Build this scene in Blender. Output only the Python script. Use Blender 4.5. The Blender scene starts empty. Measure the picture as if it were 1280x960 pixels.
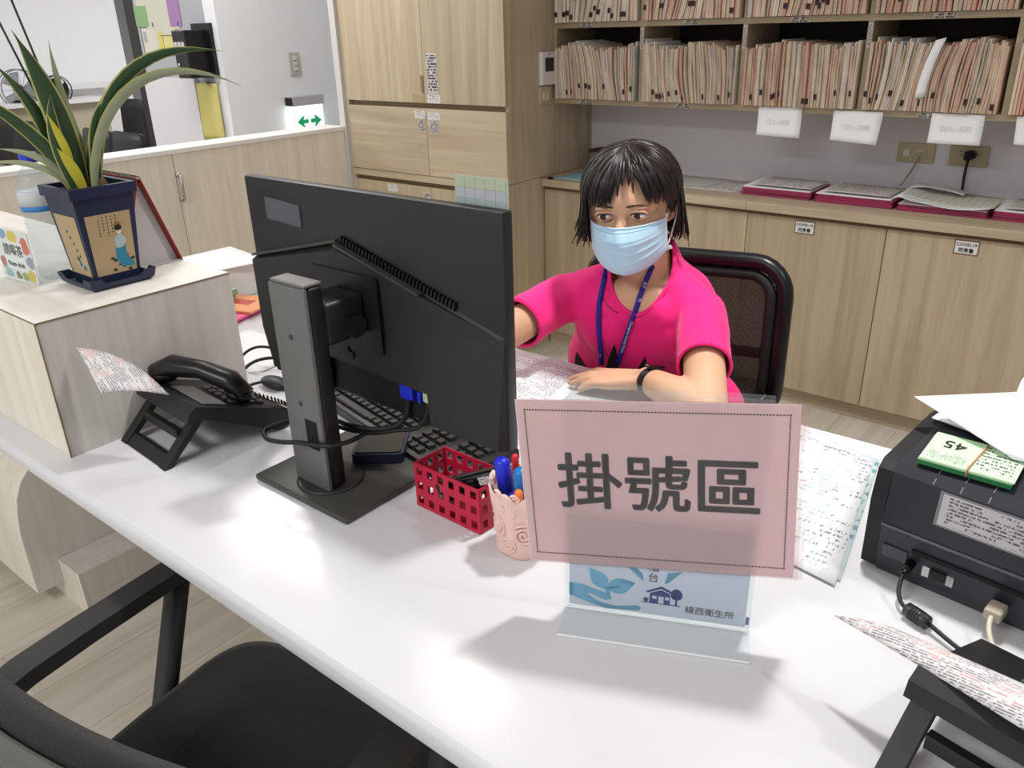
import bpy, bmesh, math, random
from mathutils import Vector, Matrix, noise

random.seed(7)
S = bpy.context.scene
COL = S.collection
PI = math.pi

# ------------------------------------------------------------------ camera
cam_d = bpy.data.cameras.new('camera')
cam_d.sensor_width = 36.0
cam_d.lens = 1013.547 / 1280 * 36.0
cam_d.clip_start = 0.02
cam_d.clip_end = 60
cam = bpy.data.objects.new('camera', cam_d)
COL.objects.link(cam)
RC = ((0.77773855, 0.62804273, -0.02617391),
      (0.23501693, -0.32914872, -0.91456447),
      (-0.58300068, 0.70514073, -0.40359232))
mw = Matrix.Identity(4)
for i in range(3):
    mw[i][0] = RC[0][i]
    mw[i][1] = -RC[1][i]
    mw[i][2] = -RC[2][i]
mw[0][3], mw[1][3], mw[2][3] = 0, 0, 1.40
cam.matrix_world = mw
S.camera = cam

# ------------------------------------------------------------------ world, lights, exposure
S.view_settings.view_transform = 'Standard'
S.view_settings.look = 'None'
S.view_settings.exposure = 0.08
S.view_settings.gamma = 1.0
S.view_settings.use_curve_mapping = False
w = bpy.data.worlds.new('world')
S.world = w
w.use_nodes = True
w.node_tree.nodes['Background'].inputs[0].default_value = (0.93, 0.96, 1.0, 1)
w.node_tree.nodes['Background'].inputs[1].default_value = 0.85

def area(name, loc, size, power, shape='SQUARE', sy=None, spread=PI, col=(1, 0.985, 0.96)):
    d = bpy.data.lights.new(name, 'AREA')
    d.shape = shape
    d.size = size
    if sy:
        d.size_y = sy
    d.energy = power
    d.color = col
    d.spread = spread
    o = bpy.data.objects.new(name, d)
    COL.objects.link(o)
    o.location = loc
    return o

CEIL = 2.66
DOWN = [((-0.42, 1.40), 12.5, 1.9), ((1.10, 1.30), 10, 2.6), ((-1.75, 1.55), 4.5, 2.2)]
for (x, y), p, sp in DOWN:
    area('downlight_lamp', (x, y, CEIL - 0.035), 0.16, p, 'DISK', spread=sp)
FILL_PANELS = [((-0.9, -1.3), 40), ((-3.3, 1.90), 27), ((-6.3, 1.2), 52), ((-6.3, 4.6), 52), ((-10.5, 6.0), 45)]  # unseen panels added as fill light for desk front and hall
for (x, y), p in FILL_PANELS:
    area('fill_panel_lamp', (x, y, CEIL - 0.035), 1.15, p, 'RECTANGLE', sy=0.56)

# ------------------------------------------------------------------ materials
def lin(c):
    out = []
    for v in c:
        v = v / 255.0
        out.append(v / 12.92 if v <= 0.04045 else ((v + 0.055) / 1.055) ** 2.4)
    return tuple(out) + (1.0,)

MATS = {}

def M(name, rgb, rough=0.5, metal=0.0, spec=0.5, bump=0.0, bscale=200.0, var=0.0, vscale=8.0, trans=0.0, alpha=1.0, emit=0.0, coat=0.0, sheen=0.0, sub=0.0, ior=1.45):
    if name in MATS:
        return MATS[name]
    m = bpy.data.materials.new(name)
    m.use_nodes = True
    nt = m.node_tree
    b = nt.nodes['Principled BSDF']
    b.inputs['Base Color'].default_value = lin(rgb)
    b.inputs['Roughness'].default_value = rough
    b.inputs['Metallic'].default_value = metal
    b.inputs['Specular IOR Level'].default_value = spec
    b.inputs['IOR'].default_value = ior
    b.inputs['Alpha'].default_value = alpha
    b.inputs['Transmission Weight'].default_value = trans
    b.inputs['Coat Weight'].default_value = coat
    b.inputs['Sheen Weight'].default_value = sheen
    if sub:
        b.inputs['Subsurface Weight'].default_value = sub
        b.inputs['Subsurface Radius'].default_value = (0.012, 0.005, 0.003)
        b.inputs['Subsurface Scale'].default_value = 1.0
    if emit:
        b.inputs['Emission Color'].default_value = lin(rgb)
        b.inputs['Emission Strength'].default_value = emit
    if var or bump:
        tc = nt.nodes.new('ShaderNodeTexCoord')
    if var:
        n = nt.nodes.new('ShaderNodeTexNoise')
        n.inputs['Scale'].default_value = vscale
        n.inputs['Detail'].default_value = 4
        nt.links.new(tc.outputs['Object'], n.inputs['Vector'])
        r = nt.nodes.new('ShaderNodeMapRange')
        r.inputs['To Min'].default_value = 1 - var
        r.inputs['To Max'].default_value = 1 + var
        nt.links.new(n.outputs['Fac'], r.inputs['Value'])
        mx = nt.nodes.new('ShaderNodeMixRGB')
        mx.blend_type = 'MULTIPLY'
        mx.inputs[0].default_value = 1
        mx.inputs[1].default_value = lin(rgb)
        nt.links.new(r.outputs[0], mx.inputs[2])
        nt.links.new(mx.outputs[0], b.inputs['Base Color'])
    if bump:
        n2 = nt.nodes.new('ShaderNodeTexNoise')
        n2.inputs['Scale'].default_value = bscale
        n2.inputs['Detail'].default_value = 3
        nt.links.new(tc.outputs['Object'], n2.inputs['Vector'])
        bp = nt.nodes.new('ShaderNodeBump')
        bp.inputs['Strength'].default_value = bump
        bp.inputs['Distance'].default_value = 0.002
        nt.links.new(n2.outputs['Fac'], bp.inputs['Height'])
        nt.links.new(bp.outputs[0], b.inputs['Normal'])
    MATS[name] = m
    return m

def wood(name, c1, c2, axis='Z', rough=0.45, scale=1.0, rand=True):
    """laminate with wood grain stretched along one axis"""
    if name in MATS:
        return MATS[name]
    m = bpy.data.materials.new(name)
    m.use_nodes = True
    nt = m.node_tree
    b = nt.nodes['Principled BSDF']
    b.inputs['Roughness'].default_value = rough
    tc = nt.nodes.new('ShaderNodeTexCoord')
    oi = nt.nodes.new('ShaderNodeObjectInfo')
    add = nt.nodes.new('ShaderNodeVectorMath')
    add.operation = 'MULTIPLY_ADD'
    cmb = nt.nodes.new('ShaderNodeCombineXYZ')
    for k in range(3):
        nt.links.new(oi.outputs['Random'], cmb.inputs[k])
    nt.links.new(cmb.outputs[0], add.inputs[0])
    add.inputs[1].default_value = (9, 7, 5)
    nt.links.new(tc.outputs['Object'], add.inputs[2])
    mp = nt.nodes.new('ShaderNodeMapping')
    hi, lo = 26 * scale, 1.3 * scale
    mp.inputs['Scale'].default_value = {'X': (lo, hi, hi), 'Y': (hi, lo, hi), 'Z': (hi, hi, lo)}[axis]
    nt.links.new(add.outputs[0], mp.inputs['Vector'])
    n = nt.nodes.new('ShaderNodeTexNoise')
    n.inputs['Scale'].default_value = 1.0
    n.inputs['Detail'].default_value = 6
    n.inputs['Roughness'].default_value = 0.62
    n.inputs['Distortion'].default_value = 0.6
    nt.links.new(mp.outputs[0], n.inputs['Vector'])
    cr = nt.nodes.new('ShaderNodeValToRGB')
    cr.color_ramp.elements[0].position = 0.33
    cr.color_ramp.elements[0].color = lin(c1)
    cr.color_ramp.elements[1].position = 0.66
    cr.color_ramp.elements[1].color = lin(c2)
    nt.links.new(n.outputs['Fac'], cr.inputs['Fac'])
    hsv = nt.nodes.new('ShaderNodeHueSaturation')
    if rand:
        mr = nt.nodes.new('ShaderNodeMapRange')
        mr.inputs['To Min'].default_value = 0.94
        mr.inputs['To Max'].default_value = 1.05
        nt.links.new(oi.outputs['Random'], mr.inputs['Value'])
        nt.links.new(mr.outputs[0], hsv.inputs['Value'])
    nt.links.new(cr.outputs[0], hsv.inputs['Color'])
    nt.links.new(hsv.outputs[0], b.inputs['Base Color'])
    bp = nt.nodes.new('ShaderNodeBump')
    bp.inputs['Strength'].default_value = 0.08
    bp.inputs['Distance'].default_value = 0.001
    nt.links.new(n.outputs['Fac'], bp.inputs['Height'])
    nt.links.new(bp.outputs[0], b.inputs['Normal'])
    MATS[name] = m
    return m

def printed(name, paper, ink, rows=40, cols=60, fill=0.47, margin=0.06, rough=0.7, uax='X', vax='Y', ink2=None, duty=0.55, trans=0.0):
    """sheet of paper with rows of small illegible print (generated coordinates)"""
    if name in MATS:
        return MATS[name]
    m = bpy.data.materials.new(name)
    m.use_nodes = True
    nt = m.node_tree
    N, L = nt.nodes, nt.links
    b = N['Principled BSDF']
    b.inputs['Roughness'].default_value = rough
    tc = N.new('ShaderNodeTexCoord')
    sp = N.new('ShaderNodeSeparateXYZ')
    L.new(tc.outputs['Generated'], sp.inputs[0])
    def math_(op, a, bb=None, c=None):
        n = N.new('ShaderNodeMath')
        n.operation = op
        for k, v in enumerate((a, bb, c)):
            if v is None:
                continue
            if isinstance(v, (int, float)):
                n.inputs[k].default_value = v
            else:
                L.new(v, n.inputs[k])
        return n.outputs[0]
    u, v = sp.outputs[uax], sp.outputs[vax]
    vr = math_('MULTIPLY', v, rows)
    fr = math_('FRACT', vr)
    fl = math_('FLOOR', vr)
    line = math_('LESS_THAN', fr, duty)
    cm = N.new('ShaderNodeCombineXYZ')
    L.new(math_('MULTIPLY', u, cols), cm.inputs[0])
    L.new(math_('MULTIPLY', fl, 7.31), cm.inputs[1])
    L.new(math_('MULTIPLY', fr, 1.3), cm.inputs[2])
    nz = N.new('ShaderNodeTexNoise')
    nz.inputs['Scale'].default_value = 1
    nz.inputs['Detail'].default_value = 2
    L.new(cm.outputs[0], nz.inputs['Vector'])
    on = math_('GREATER_THAN', nz.outputs['Fac'], fill)
    # long gaps
    cm2 = N.new('ShaderNodeCombineXYZ')
    L.new(math_('MULTIPLY', u, 5), cm2.inputs[0])
    L.new(math_('MULTIPLY', fl, 3.7), cm2.inputs[1])
    nz2 = N.new('ShaderNodeTexNoise')
    nz2.inputs['Scale'].default_value = 1
    L.new(cm2.outputs[0], nz2.inputs['Vector'])
    gap = math_('GREATER_THAN', nz2.outputs['Fac'], 0.43)
    mu = math_('MULTIPLY', math_('GREATER_THAN', u, margin), math_('LESS_THAN', u, 1 - margin))
    mv = math_('MULTIPLY', math_('GREATER_THAN', v, margin), math_('LESS_THAN', v, 1 - margin))
    f = math_('MULTIPLY', math_('MULTIPLY', line, on), math_('MULTIPLY', gap, math_('MULTIPLY', mu, mv)))
    mx = N.new('ShaderNodeMixRGB')
    L.new(f, mx.inputs[0])
    mx.inputs[1].default_value = lin(paper)
    if ink2:
        m3 = N.new('ShaderNodeMixRGB')
        m3.inputs[1].default_value = lin(ink)
        m3.inputs[2].default_value = lin(ink2)
        nz3 = N.new('ShaderNodeTexNoise')
        nz3.inputs['Scale'].default_value = 4
        L.new(tc.outputs['Generated'], nz3.inputs['Vector'])
        L.new(math_('GREATER_THAN', nz3.outputs['Fac'], 0.52), m3.inputs[0])
        L.new(m3.outputs[0], mx.inputs[2])
    else:
        mx.inputs[2].default_value = lin(ink)
    L.new(mx.outputs[0], b.inputs['Base Color'])
    MATS[name] = m
    return m

def acrylic(name, tint=(245, 250, 250), amount=0.12, rough=0.05):
    if name in MATS:
        return MATS[name]
    m = bpy.data.materials.new(name)
    m.use_nodes = True
    nt = m.node_tree
    N, L = nt.nodes, nt.links
    b = N['Principled BSDF']
    b.inputs['Base Color'].default_value = lin(tint)
    b.inputs['Roughness'].default_value = rough
    t = N.new('ShaderNodeBsdfTransparent')
    t.inputs[0].default_value = lin(tint)
    mx = N.new('ShaderNodeMixShader')
    mx.inputs[0].default_value = amount
    L.new(t.outputs[0], mx.inputs[1])
    L.new(b.outputs[0], mx.inputs[2])
    L.new(mx.outputs[0], N['Material Output'].inputs[0])
    MATS[name] = m
    return m

def netting(name, rgb, scale=500.0, hole=0.45):
    """woven chair mesh with see-through holes"""
    m = bpy.data.materials.new(name)
    m.use_nodes = True
    nt = m.node_tree
    N, L = nt.nodes, nt.links
    b = N['Principled BSDF']
    b.inputs['Base Color'].default_value = lin(rgb)
    b.inputs['Roughness'].default_value = 0.6
    tc = N.new('ShaderNodeTexCoord')
    mp = N.new('ShaderNodeMapping')
    mp.inputs['Rotation'].default_value = (0, PI / 4, 0)
    mp.inputs['Scale'].default_value = (scale, 0, scale)
    L.new(tc.outputs['Object'], mp.inputs[0])
    sp = N.new('ShaderNodeSeparateXYZ')
    L.new(mp.outputs[0], sp.inputs[0])
    outs = []
    for k in (0, 2):
        s = N.new('ShaderNodeMath')
        s.operation = 'FRACT'
        L.new(sp.outputs[k], s.inputs[0])
        g = N.new('ShaderNodeMath')
        g.operation = 'LESS_THAN'
        L.new(s.outputs[0], g.inputs[0])
        g.inputs[1].default_value = hole
        outs.append(g)
    mu = N.new('ShaderNodeMath')
    mu.operation = 'MULTIPLY'
    L.new(outs[0].outputs[0], mu.inputs[0])
    L.new(outs[1].outputs[0], mu.inputs[1])
    t = N.new('ShaderNodeBsdfTransparent')
    mx = N.new('ShaderNodeMixShader')
    L.new(mu.outputs[0], mx.inputs[0])
    L.new(b.outputs[0], mx.inputs[1])
    L.new(t.outputs[0], mx.inputs[2])
    L.new(mx.outputs[0], N['Material Output'].inputs[0])
    return m

def translucent(m, amount):
    """thin paper: part of the light passes through"""
    nt = m.node_tree
    b = nt.nodes['Principled BSDF']
    t = nt.nodes.new('ShaderNodeBsdfTranslucent')
    src = b.inputs['Base Color']
    if src.is_linked:
        nt.links.new(src.links[0].from_socket, t.inputs[0])
    else:
        t.inputs[0].default_value = src.default_value
    mx = nt.nodes.new('ShaderNodeMixShader')
    mx.inputs[0].default_value = amount
    nt.links.new(b.outputs[0], mx.inputs[1])
    nt.links.new(t.outputs[0], mx.inputs[2])
    nt.links.new(mx.outputs[0], nt.nodes['Material Output'].inputs[0])
    return m

# ------------------------------------------------------------------ mesh helpers
class MB:
    def __init__(s):
        s.v, s.f, s.mi, s.sm, s.cur = [], [], [], [], 0

    def add(s, vs, fs, smooth=False):
        o = len(s.v)
        s.v += [Vector(p) for p in vs]
        for f in fs:
            s.f.append([i + o for i in f])
            s.mi.append(s.cur)
            s.sm.append(smooth)
        return s

    def box(s, x0, x1, y0, y1, z0, z1, rot=None, piv=None):
        vs = [Vector((x, y, z)) for z in (z0, z1) for y in (y0, y1) for x in (x0, x1)]
        if rot is not None:
            p = Vector(piv) if piv is not None else Vector(((x0 + x1) / 2, (y0 + y1) / 2, (z0 + z1) / 2))
            vs = [rot @ (q - p) + p for q in vs]
        return s.add(vs, [(0, 2, 3, 1), (4, 5, 7, 6), (0, 1, 5, 4), (2, 6, 7, 3), (0, 4, 6, 2), (1, 3, 7, 5)])

    def rbox(s, x0, x1, y0, y1, z0, z1, r=0.003, seg=2, rot=None, piv=None, edges=None):
        bm = bmesh.new()
        bmesh.ops.create_cube(bm, size=1)
        for q in bm.verts:
            q.co = Vector(((x0 + x1) / 2 + q.co.x * (x1 - x0), (y0 + y1) / 2 + q.co.y * (y1 - y0), (z0 + z1) / 2 + q.co.z * (z1 - z0)))
        es = list(bm.edges)
        if edges:
            es = [e for e in es if abs((e.verts[0].co - e.verts[1].co).normalized()['XYZ'.index(edges)]) > 0.9]
        bmesh.ops.bevel(bm, geom=es, offset=r, segments=seg, profile=0.5, affect='EDGES')
        vs = [q.co.copy() for q in bm.verts]
        if rot is not None:
            p = Vector(piv) if piv is not None else Vector(((x0 + x1) / 2, (y0 + y1) / 2, (z0 + z1) / 2))
            vs = [rot @ (q - p) + p for q in vs]
        bm.verts.index_update()
        fs = [[q.index for q in f.verts] for f in bm.faces]
        bm.free()
        return s.add(vs, fs)

    def tube(s, pts, r, n=8, closed=False, flat=1.0, up=None, smooth=True):
        pts = [Vector(p) for p in pts]
        m = len(pts)
        rs = r if isinstance(r, (list, tuple)) else [r] * m
        vs, fs = [], []
        T = []
        for i in range(m):
            if closed:
                t = pts[(i + 1) % m] - pts[i - 1]
            else:
                t = pts[min(i + 1, m - 1)] - pts[max(i - 1, 0)]
            T.append(t.normalized() if t.length > 1e-9 else Vector((0, 0, 1)))
        u = Vector(up) if up is not None else (Vector((0, 0, 1)) if abs(T[0].z) < 0.9 else Vector((1, 0, 0)))
        for i in range(m):
            if up is not None:
                u = Vector(up)
            u = (u - T[i] * u.dot(T[i]))
            if u.length < 1e-6:
                u = T[i].orthogonal()
            u.normalize()
            v = T[i].cross(u)
            for k in range(n):
                a = 2 * PI * k / n
                vs.append(pts[i] + (u * math.cos(a) * flat + v * math.sin(a)) * rs[i])
        rng = range(m) if closed else range(m - 1)
        for i in rng:
            j = (i + 1) % m
            for k in range(n):
                k2 = (k + 1) % n
                fs.append((i * n + k, i * n + k2, j * n + k2, j * n + k))
        if not closed:
            fs.append(tuple(range(n - 1, -1, -1)))
            fs.append(tuple((m - 1) * n + k for k in range(n)))
        return s.add(vs, fs, smooth)

    def ribbon(s, pts, w, t, up, taper=None):
        """flat strip with thickness following pts; up = width direction"""
        pts = [Vector(p) for p in pts]
        m = len(pts)
        vs, fs = [], []
        for i in range(m):
            tg = (pts[min(i + 1, m - 1)] - pts[max(i - 1, 0)]).normalized()
            u = Vector(up)
            u = (u - tg * u.dot(tg)).normalized()
            nrm = tg.cross(u)
            ww = (w[i] if isinstance(w, (list, tuple)) else w) / 2
            for a, b in ((-1, -1), (1, -1), (1, 1), (-1, 1)):
                vs.append(pts[i] + u * ww * a + nrm * t / 2 * b)
        for i in range(m - 1):
            for k in range(4):
                k2 = (k + 1) % 4
                fs.append((i * 4 + k, i * 4 + k2, i * 4 + 4 + k2, i * 4 + 4 + k))
        fs += [(3, 2, 1, 0), tuple((m - 1) * 4 + k for k in range(4))]
        return s.add(vs, fs, True)

    def lathe(s, prof, n=24, c=(0, 0, 0), mat=None, smooth=True):
        c = Vector(c)
        vs, fs = [], []
        for r, z in prof:
            for k in range(n):
                a = 2 * PI * k / n
                p = Vector((r * math.cos(a), r * math.sin(a), z))
                if mat is not None:
                    p = mat @ p
                vs.append(p + c)
        for i in range(len(prof) - 1):
            for k in range(n):
                k2 = (k + 1) % n
                fs.append((i * n + k, i * n + k2, (i + 1) * n + k2, (i + 1) * n + k))
        fs.append(tuple(range(n - 1, -1, -1)))
        fs.append(tuple((len(prof) - 1) * n + k for k in range(n)))
        return s.add(vs, fs, smooth)

    def cyl(s, p0, p1, r, n=16, smooth=True):
        return s.tube([p0, p1], r, n, smooth=smooth)

    def ell(s, c, r, nu=20, nv=12, rot=None):
        c = Vector(c)
        vs, fs = [], []
        for j in range(1, nv):
            ph = PI * j / nv
            for i in range(nu):
                a = 2 * PI * i / nu
                p = Vector((r[0] * math.sin(ph) * math.cos(a), r[1] * math.sin(ph) * math.sin(a), r[2] * math.cos(ph)))
                vs.append(p)
        vs += [Vector((0, 0, r[2])), Vector((0, 0, -r[2]))]
        for j in range(nv - 2):
            for i in range(nu):
                i2 = (i + 1) % nu
                fs.append((j * nu + i, (j + 1) * nu + i, (j + 1) * nu + i2, j * nu + i2))
        t, bt = len(vs) - 2, len(vs) - 1
        for i in range(nu):
            i2 = (i + 1) % nu
            fs.append((t, i, i2))
            fs.append((bt, (nv - 2) * nu + i2, (nv - 2) * nu + i))
        if rot is not None:
            vs = [rot @ p for p in vs]
        return s.add([p + c for p in vs], fs, True)

    def capsule(s, p0, p1, r0, r1, n=18, k=5):
        p0, p1 = Vector(p0), Vector(p1)
        d = (p1 - p0)
        L = d.length
        q = d.to_track_quat('Z', 'Y').to_matrix()
        prof = []
        for i in range(k + 1):
            a = PI / 2 * (1 - i / k)
            prof.append((max(r0 * math.cos(a), 1e-4), -r0 * math.sin(a)))
        for i in range(k + 1):
            a = PI / 2 * i / k
            prof.append((max(r1 * math.cos(a), 1e-4), L + r1 * math.sin(a)))
        return s.lathe(prof, n, p0, q)

    def prism(s, poly, axis, a0, a1, smooth=False):
        """poly = 2D outline in the two other axes (cyclic order)"""
        n = len(poly)
        def mk(p, a):
            if axis == 'X':
                return Vector((a, p[0], p[1]))
            if axis == 'Y':
                return Vector((p[0], a, p[1]))
            return Vector((p[0], p[1], a))
        vs = [mk(p, a0) for p in poly] + [mk(p, a1) for p in poly]
        fs = [(i, (i + 1) % n, n + (i + 1) % n, n + i) for i in range(n)]
        s.add(vs, fs, smooth)
        o = len(s.v) - 2 * n
        s.f += [[o + i for i in range(n - 1, -1, -1)], [o + n + i for i in range(n)]]
        s.mi += [s.cur] * 2
        s.sm += [False] * 2
        return s

    def sheet(s, fn, nu, nv, t=0.0003, smooth=True):
        """grid surface fn(u,v)->point, given thickness t"""
        P = [[Vector(fn(i / nu, j / nv)) for i in range(nu + 1)] for j in range(nv + 1)]
        top, bot = [], []
        for j in range(nv + 1):
            for i in range(nu + 1):
                du = P[j][min(i + 1, nu)] - P[j][max(i - 1, 0)]
                dv = P[min(j + 1, nv)][i] - P[max(j - 1, 0)][i]
                nrm = du.cross(dv)
                nrm = nrm.normalized() if nrm.length > 1e-12 else Vector((0, 0, 1))
                top.append(P[j][i] + nrm * t / 2)
                bot.append(P[j][i] - nrm * t / 2)
        W = nu + 1
        n = len(top)
        fs = []
        for j in range(nv):
            for i in range(nu):
                a, b, c, d = j * W + i, j * W + i + 1, (j + 1) * W + i + 1, (j + 1) * W + i
                fs.append((a, b, c, d))
                fs.append((n + d, n + c, n + b, n + a))
        ring = [i for i in range(W)] + [j * W + nu for j in range(1, nv + 1)] + [nv * W + i for i in range(nu - 1, -1, -1)] + [j * W for j in range(nv - 1, 0, -1)]
        for k in range(len(ring)):
            a, b = ring[k], ring[(k + 1) % len(ring)]
            fs.append((b, a, n + a, n + b))
        return s.add(top + bot, fs, smooth)

    def xf(s, m):
        s.v = [m @ p for p in s.v]
        return s

    def mesh(s, name, mats):
        me = bpy.data.meshes.new(name)
        me.from_pydata([tuple(p) for p in s.v], [], s.f)
        for m in (mats if isinstance(mats, (list, tuple)) else [mats]):
            me.materials.append(m)
        me.polygons.foreach_set('material_index', s.mi)
        me.polygons.foreach_set('use_smooth', s.sm)
        me.update()
        return me

    def build(s, name, mats, parent=None, world=True):
        """world=True: coordinates are world ones, moved into the parent's frame"""
        if parent is not None and world:
            L = wloc(parent)
            s.v = [p - L for p in s.v]
        me = s.mesh(name, mats)
        o = bpy.data.objects.new(name, me)
        COL.objects.link(o)
        if parent is not None:
            o.parent = parent
        return o

def wloc(o):
    L = Vector((0, 0, 0))
    while o is not None:
        L = L + o.location
        o = o.parent
    return L

def sharp(o, ang=35):
    me = o.data
    for p in me.polygons:
        p.use_smooth = True
    me.set_sharp_from_angle(angle=math.radians(ang))
    return o

def tag(o, label, cat, group=None):
    o['label'] = label
    o['category'] = cat
    if group:
        o['group'] = group
    return o

def thing(name, label, cat, loc=(0, 0, 0), rotz=0.0, group=None):
    o = bpy.data.objects.new(name, None)
    o.empty_display_size = 0.05
    COL.objects.link(o)
    o.location = loc
    o.rotation_euler = (0, 0, rotz)
    return tag(o, label, cat, group)

def struct(o):
    o['kind'] = 'structure'
    return o

def origin_base(o):
    """move a single-mesh thing's origin to the centre of its base"""
    me = o.data
    xs = [v.co.x for v in me.vertices]
    ys = [v.co.y for v in me.vertices]
    zs = [v.co.z for v in me.vertices]
    c = Vector(((min(xs) + max(xs)) / 2, (min(ys) + max(ys)) / 2, min(zs)))
    me.transform(Matrix.Translation(-c))
    o.location = o.location + c
    return o

def single(mb, name, mats, label, cat, group=None):
    o = mb.build(name, mats)
    origin_base(o)
    return tag(o, label, cat, group)

RX = Matrix.Rotation(PI / 2, 4, 'X')

def text(body, size, mtx, mat, parent, name='lettering', ext=0.0002, bold=0.0, align='CENTER', sx=1.0, spacing=1.0):
    """flat lettering as a mesh; mtx places the text plane (x right, y up) in parent space"""
    c = bpy.data.curves.new(name, 'FONT')
    c.body = body
    c.size = size
    c.align_x = align
    c.align_y = 'CENTER'
    c.extrude = ext
    c.offset = bold
    c.space_character = spacing
    c.resolution_u = 3
    o = bpy.data.objects.new(name, c)
    COL.objects.link(o)
    dg = bpy.context.evaluated_depsgraph_get()
    dg.update()
    me = bpy.data.meshes.new_from_object(o.evaluated_get(dg))
    bpy.data.objects.remove(o)
    bpy.data.curves.remove(c)
    me.transform(mtx @ Matrix.Diagonal((sx, 1, 1, 1)))
    me.materials.clear()
    me.materials.append(mat)
    me.name = name
    ob = bpy.data.objects.new(name, me)
    COL.objects.link(ob)
    if parent is not None:
        ob.parent = parent
    return ob

def wtext(body, size, pos, mat, parent, rotz=0.0, tilt=PI / 2, **k):
    """lettering at a world position on a surface facing -Y (rotz, tilt turn it)"""
    p = Vector(pos) - (wloc(parent) if parent is not None else Vector())
    m = Matrix.Translation(p) @ Matrix.Rotation(rotz, 4, 'Z') @ Matrix.Rotation(tilt, 4, 'X')
    return text(body, size, m, mat, parent, **k)

def crom(P, n=6):
    """smooth curve through the points"""
    P = [Vector(p) for p in P]
    out = []
    for i in range(len(P) - 1):
        a, b, c, d = P[max(i - 1, 0)], P[i], P[i + 1], P[min(i + 2, len(P) - 1)]
        for k in range(n):
            u = k / n
            out.append(0.5 * ((2 * b) + (c - a) * u + (2 * a - 5 * b + 4 * c - d) * u * u + (3 * b - a - 3 * c + d) * u ** 3))
    return out + [P[-1]]

# common materials
m_lam = wood('laminate_vertical', (174, 156, 129), (198, 182, 156), 'Z')
m_lamx = wood('laminate_horizontal', (176, 158, 131), (202, 186, 160), 'X')
m_lam2 = wood('laminate_shaded', (168, 150, 123), (192, 175, 148), 'Z')  # same laminate; dimmer light on the low cabinets put into its colour
m_band = M('laminate_edge_brown', (128, 106, 78), 0.5)
m_dark = M('cabinet_inside_dark', (46, 38, 30), 0.8)
m_cream = wood('laminate_cream', (224, 215, 199), (240, 232, 218), 'Z')
m_greylam = wood('laminate_grey', (196, 191, 182), (211, 207, 199), 'Z', scale=1.3)
m_white = M('white_paint', (222, 222, 224), 0.6)
m_wall = M('wall_paint', (222, 219, 224), 0.75, bump=0.05, bscale=300)
m_wallw = M('wall_paint_white', (236, 238, 242), 0.75)
m_black = M('black_plastic', (20, 20, 22), 0.45)
m_blackg = M('black_plastic_gloss', (16, 16, 18), 0.25)
m_paper = M('paper_white', (240, 240, 240), 0.75)
m_ink = M('ink_black', (26, 24, 26), 0.6)
m_inkg = M('ink_grey', (70, 68, 72), 0.6)
m_steel = M('steel', (190, 190, 190), 0.3, metal=1.0)
m_print = printed('print_small', (236, 234, 232), (60, 58, 62), 6, 24, fill=0.44, uax='X', vax='Z')
m_printg = printed('print_grey_label', (206, 202, 198), (70, 66, 66), 14, 10, fill=0.40, margin=0.04, uax='X', vax='Z', duty=0.7)

# ================================================================== THE SETTING
m_floor = wood('floor_vinyl', (188, 179, 164), (212, 205, 192), 'Y', rough=0.35, scale=0.8)
fl = struct(MB().box(-15.5, 3.2, -3.2, 9.5, -0.06, -0.0015).build('floor', m_floor))
pw, pl = 0.20, 1.20
plank_me = MB().box(-pw / 2 + 0.0006, pw / 2 - 0.0006, -pl / 2 + 0.0006, pl / 2 - 0.0006, -0.0014, 0.0).mesh('plank', m_floor)
for i in range(-16, 6):
    off = (i * 0.47) % 1.2
    for j in range(-2, 4):
        y = j * pl - 0.3 + off
        if y + pl / 2 < -0.7 or y - pl / 2 > 3.3:
            continue
        o = bpy.data.objects.new('plank', plank_me)
        COL.objects.link(o)
        o.parent = fl
        o.location = (i * pw + 0.1, y, 0)
struct(MB().box(-15.5, 3.2, -3.2, 9.5, CEIL, CEIL + 0.08).build('ceiling', m_white))
struct(MB().box(-3.2, 3.2, 3.30, 3.42, 0, CEIL).build('wall_back', m_wall))
struct(MB().box(3.08, 3.2, -3.2, 3.30, 0, CEIL).build('wall_right', m_wall))
# hall side: wall with the exit sign faces the staff side, notice wall faces the camera
struct(MB().box(-4.10, -4.0, 2.565, 6.2, 0, CEIL).build('wall_side', m_wallw))
struct(MB().box(-4.79, -4.101, 2.565, 2.66, 0, CEIL).build('wall_notice', M('wall_notice_paint', (176, 176, 184), 0.7)))
struct(MB().box(-8.62, -8.5, -3.2, 4.36, 0, CEIL).build('wall_hall', m_wallw))
struct(MB().box(-14.2, -14.1, 2.0, 9.4, 0, CEIL).build('wall_far', M('wall_far_paint', (178, 180, 186), 0.7)))
struct(MB().box(-14.0, -3.0, 9.3, 9.4, 0, CEIL).build('wall_hall_end', m_wallw))
struct(MB().box(-4.90, -4.792, 2.565, 2.66, 0, CEIL).build('trim_1', M('door_post_black', (26, 25, 26), 0.5)))
struct(MB().box(-3.225, -3.186, 2.655, 2.74, 0, CEIL).build('trim_2', M('trim_grey_white', (206, 204, 202), 0.6)))

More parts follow.
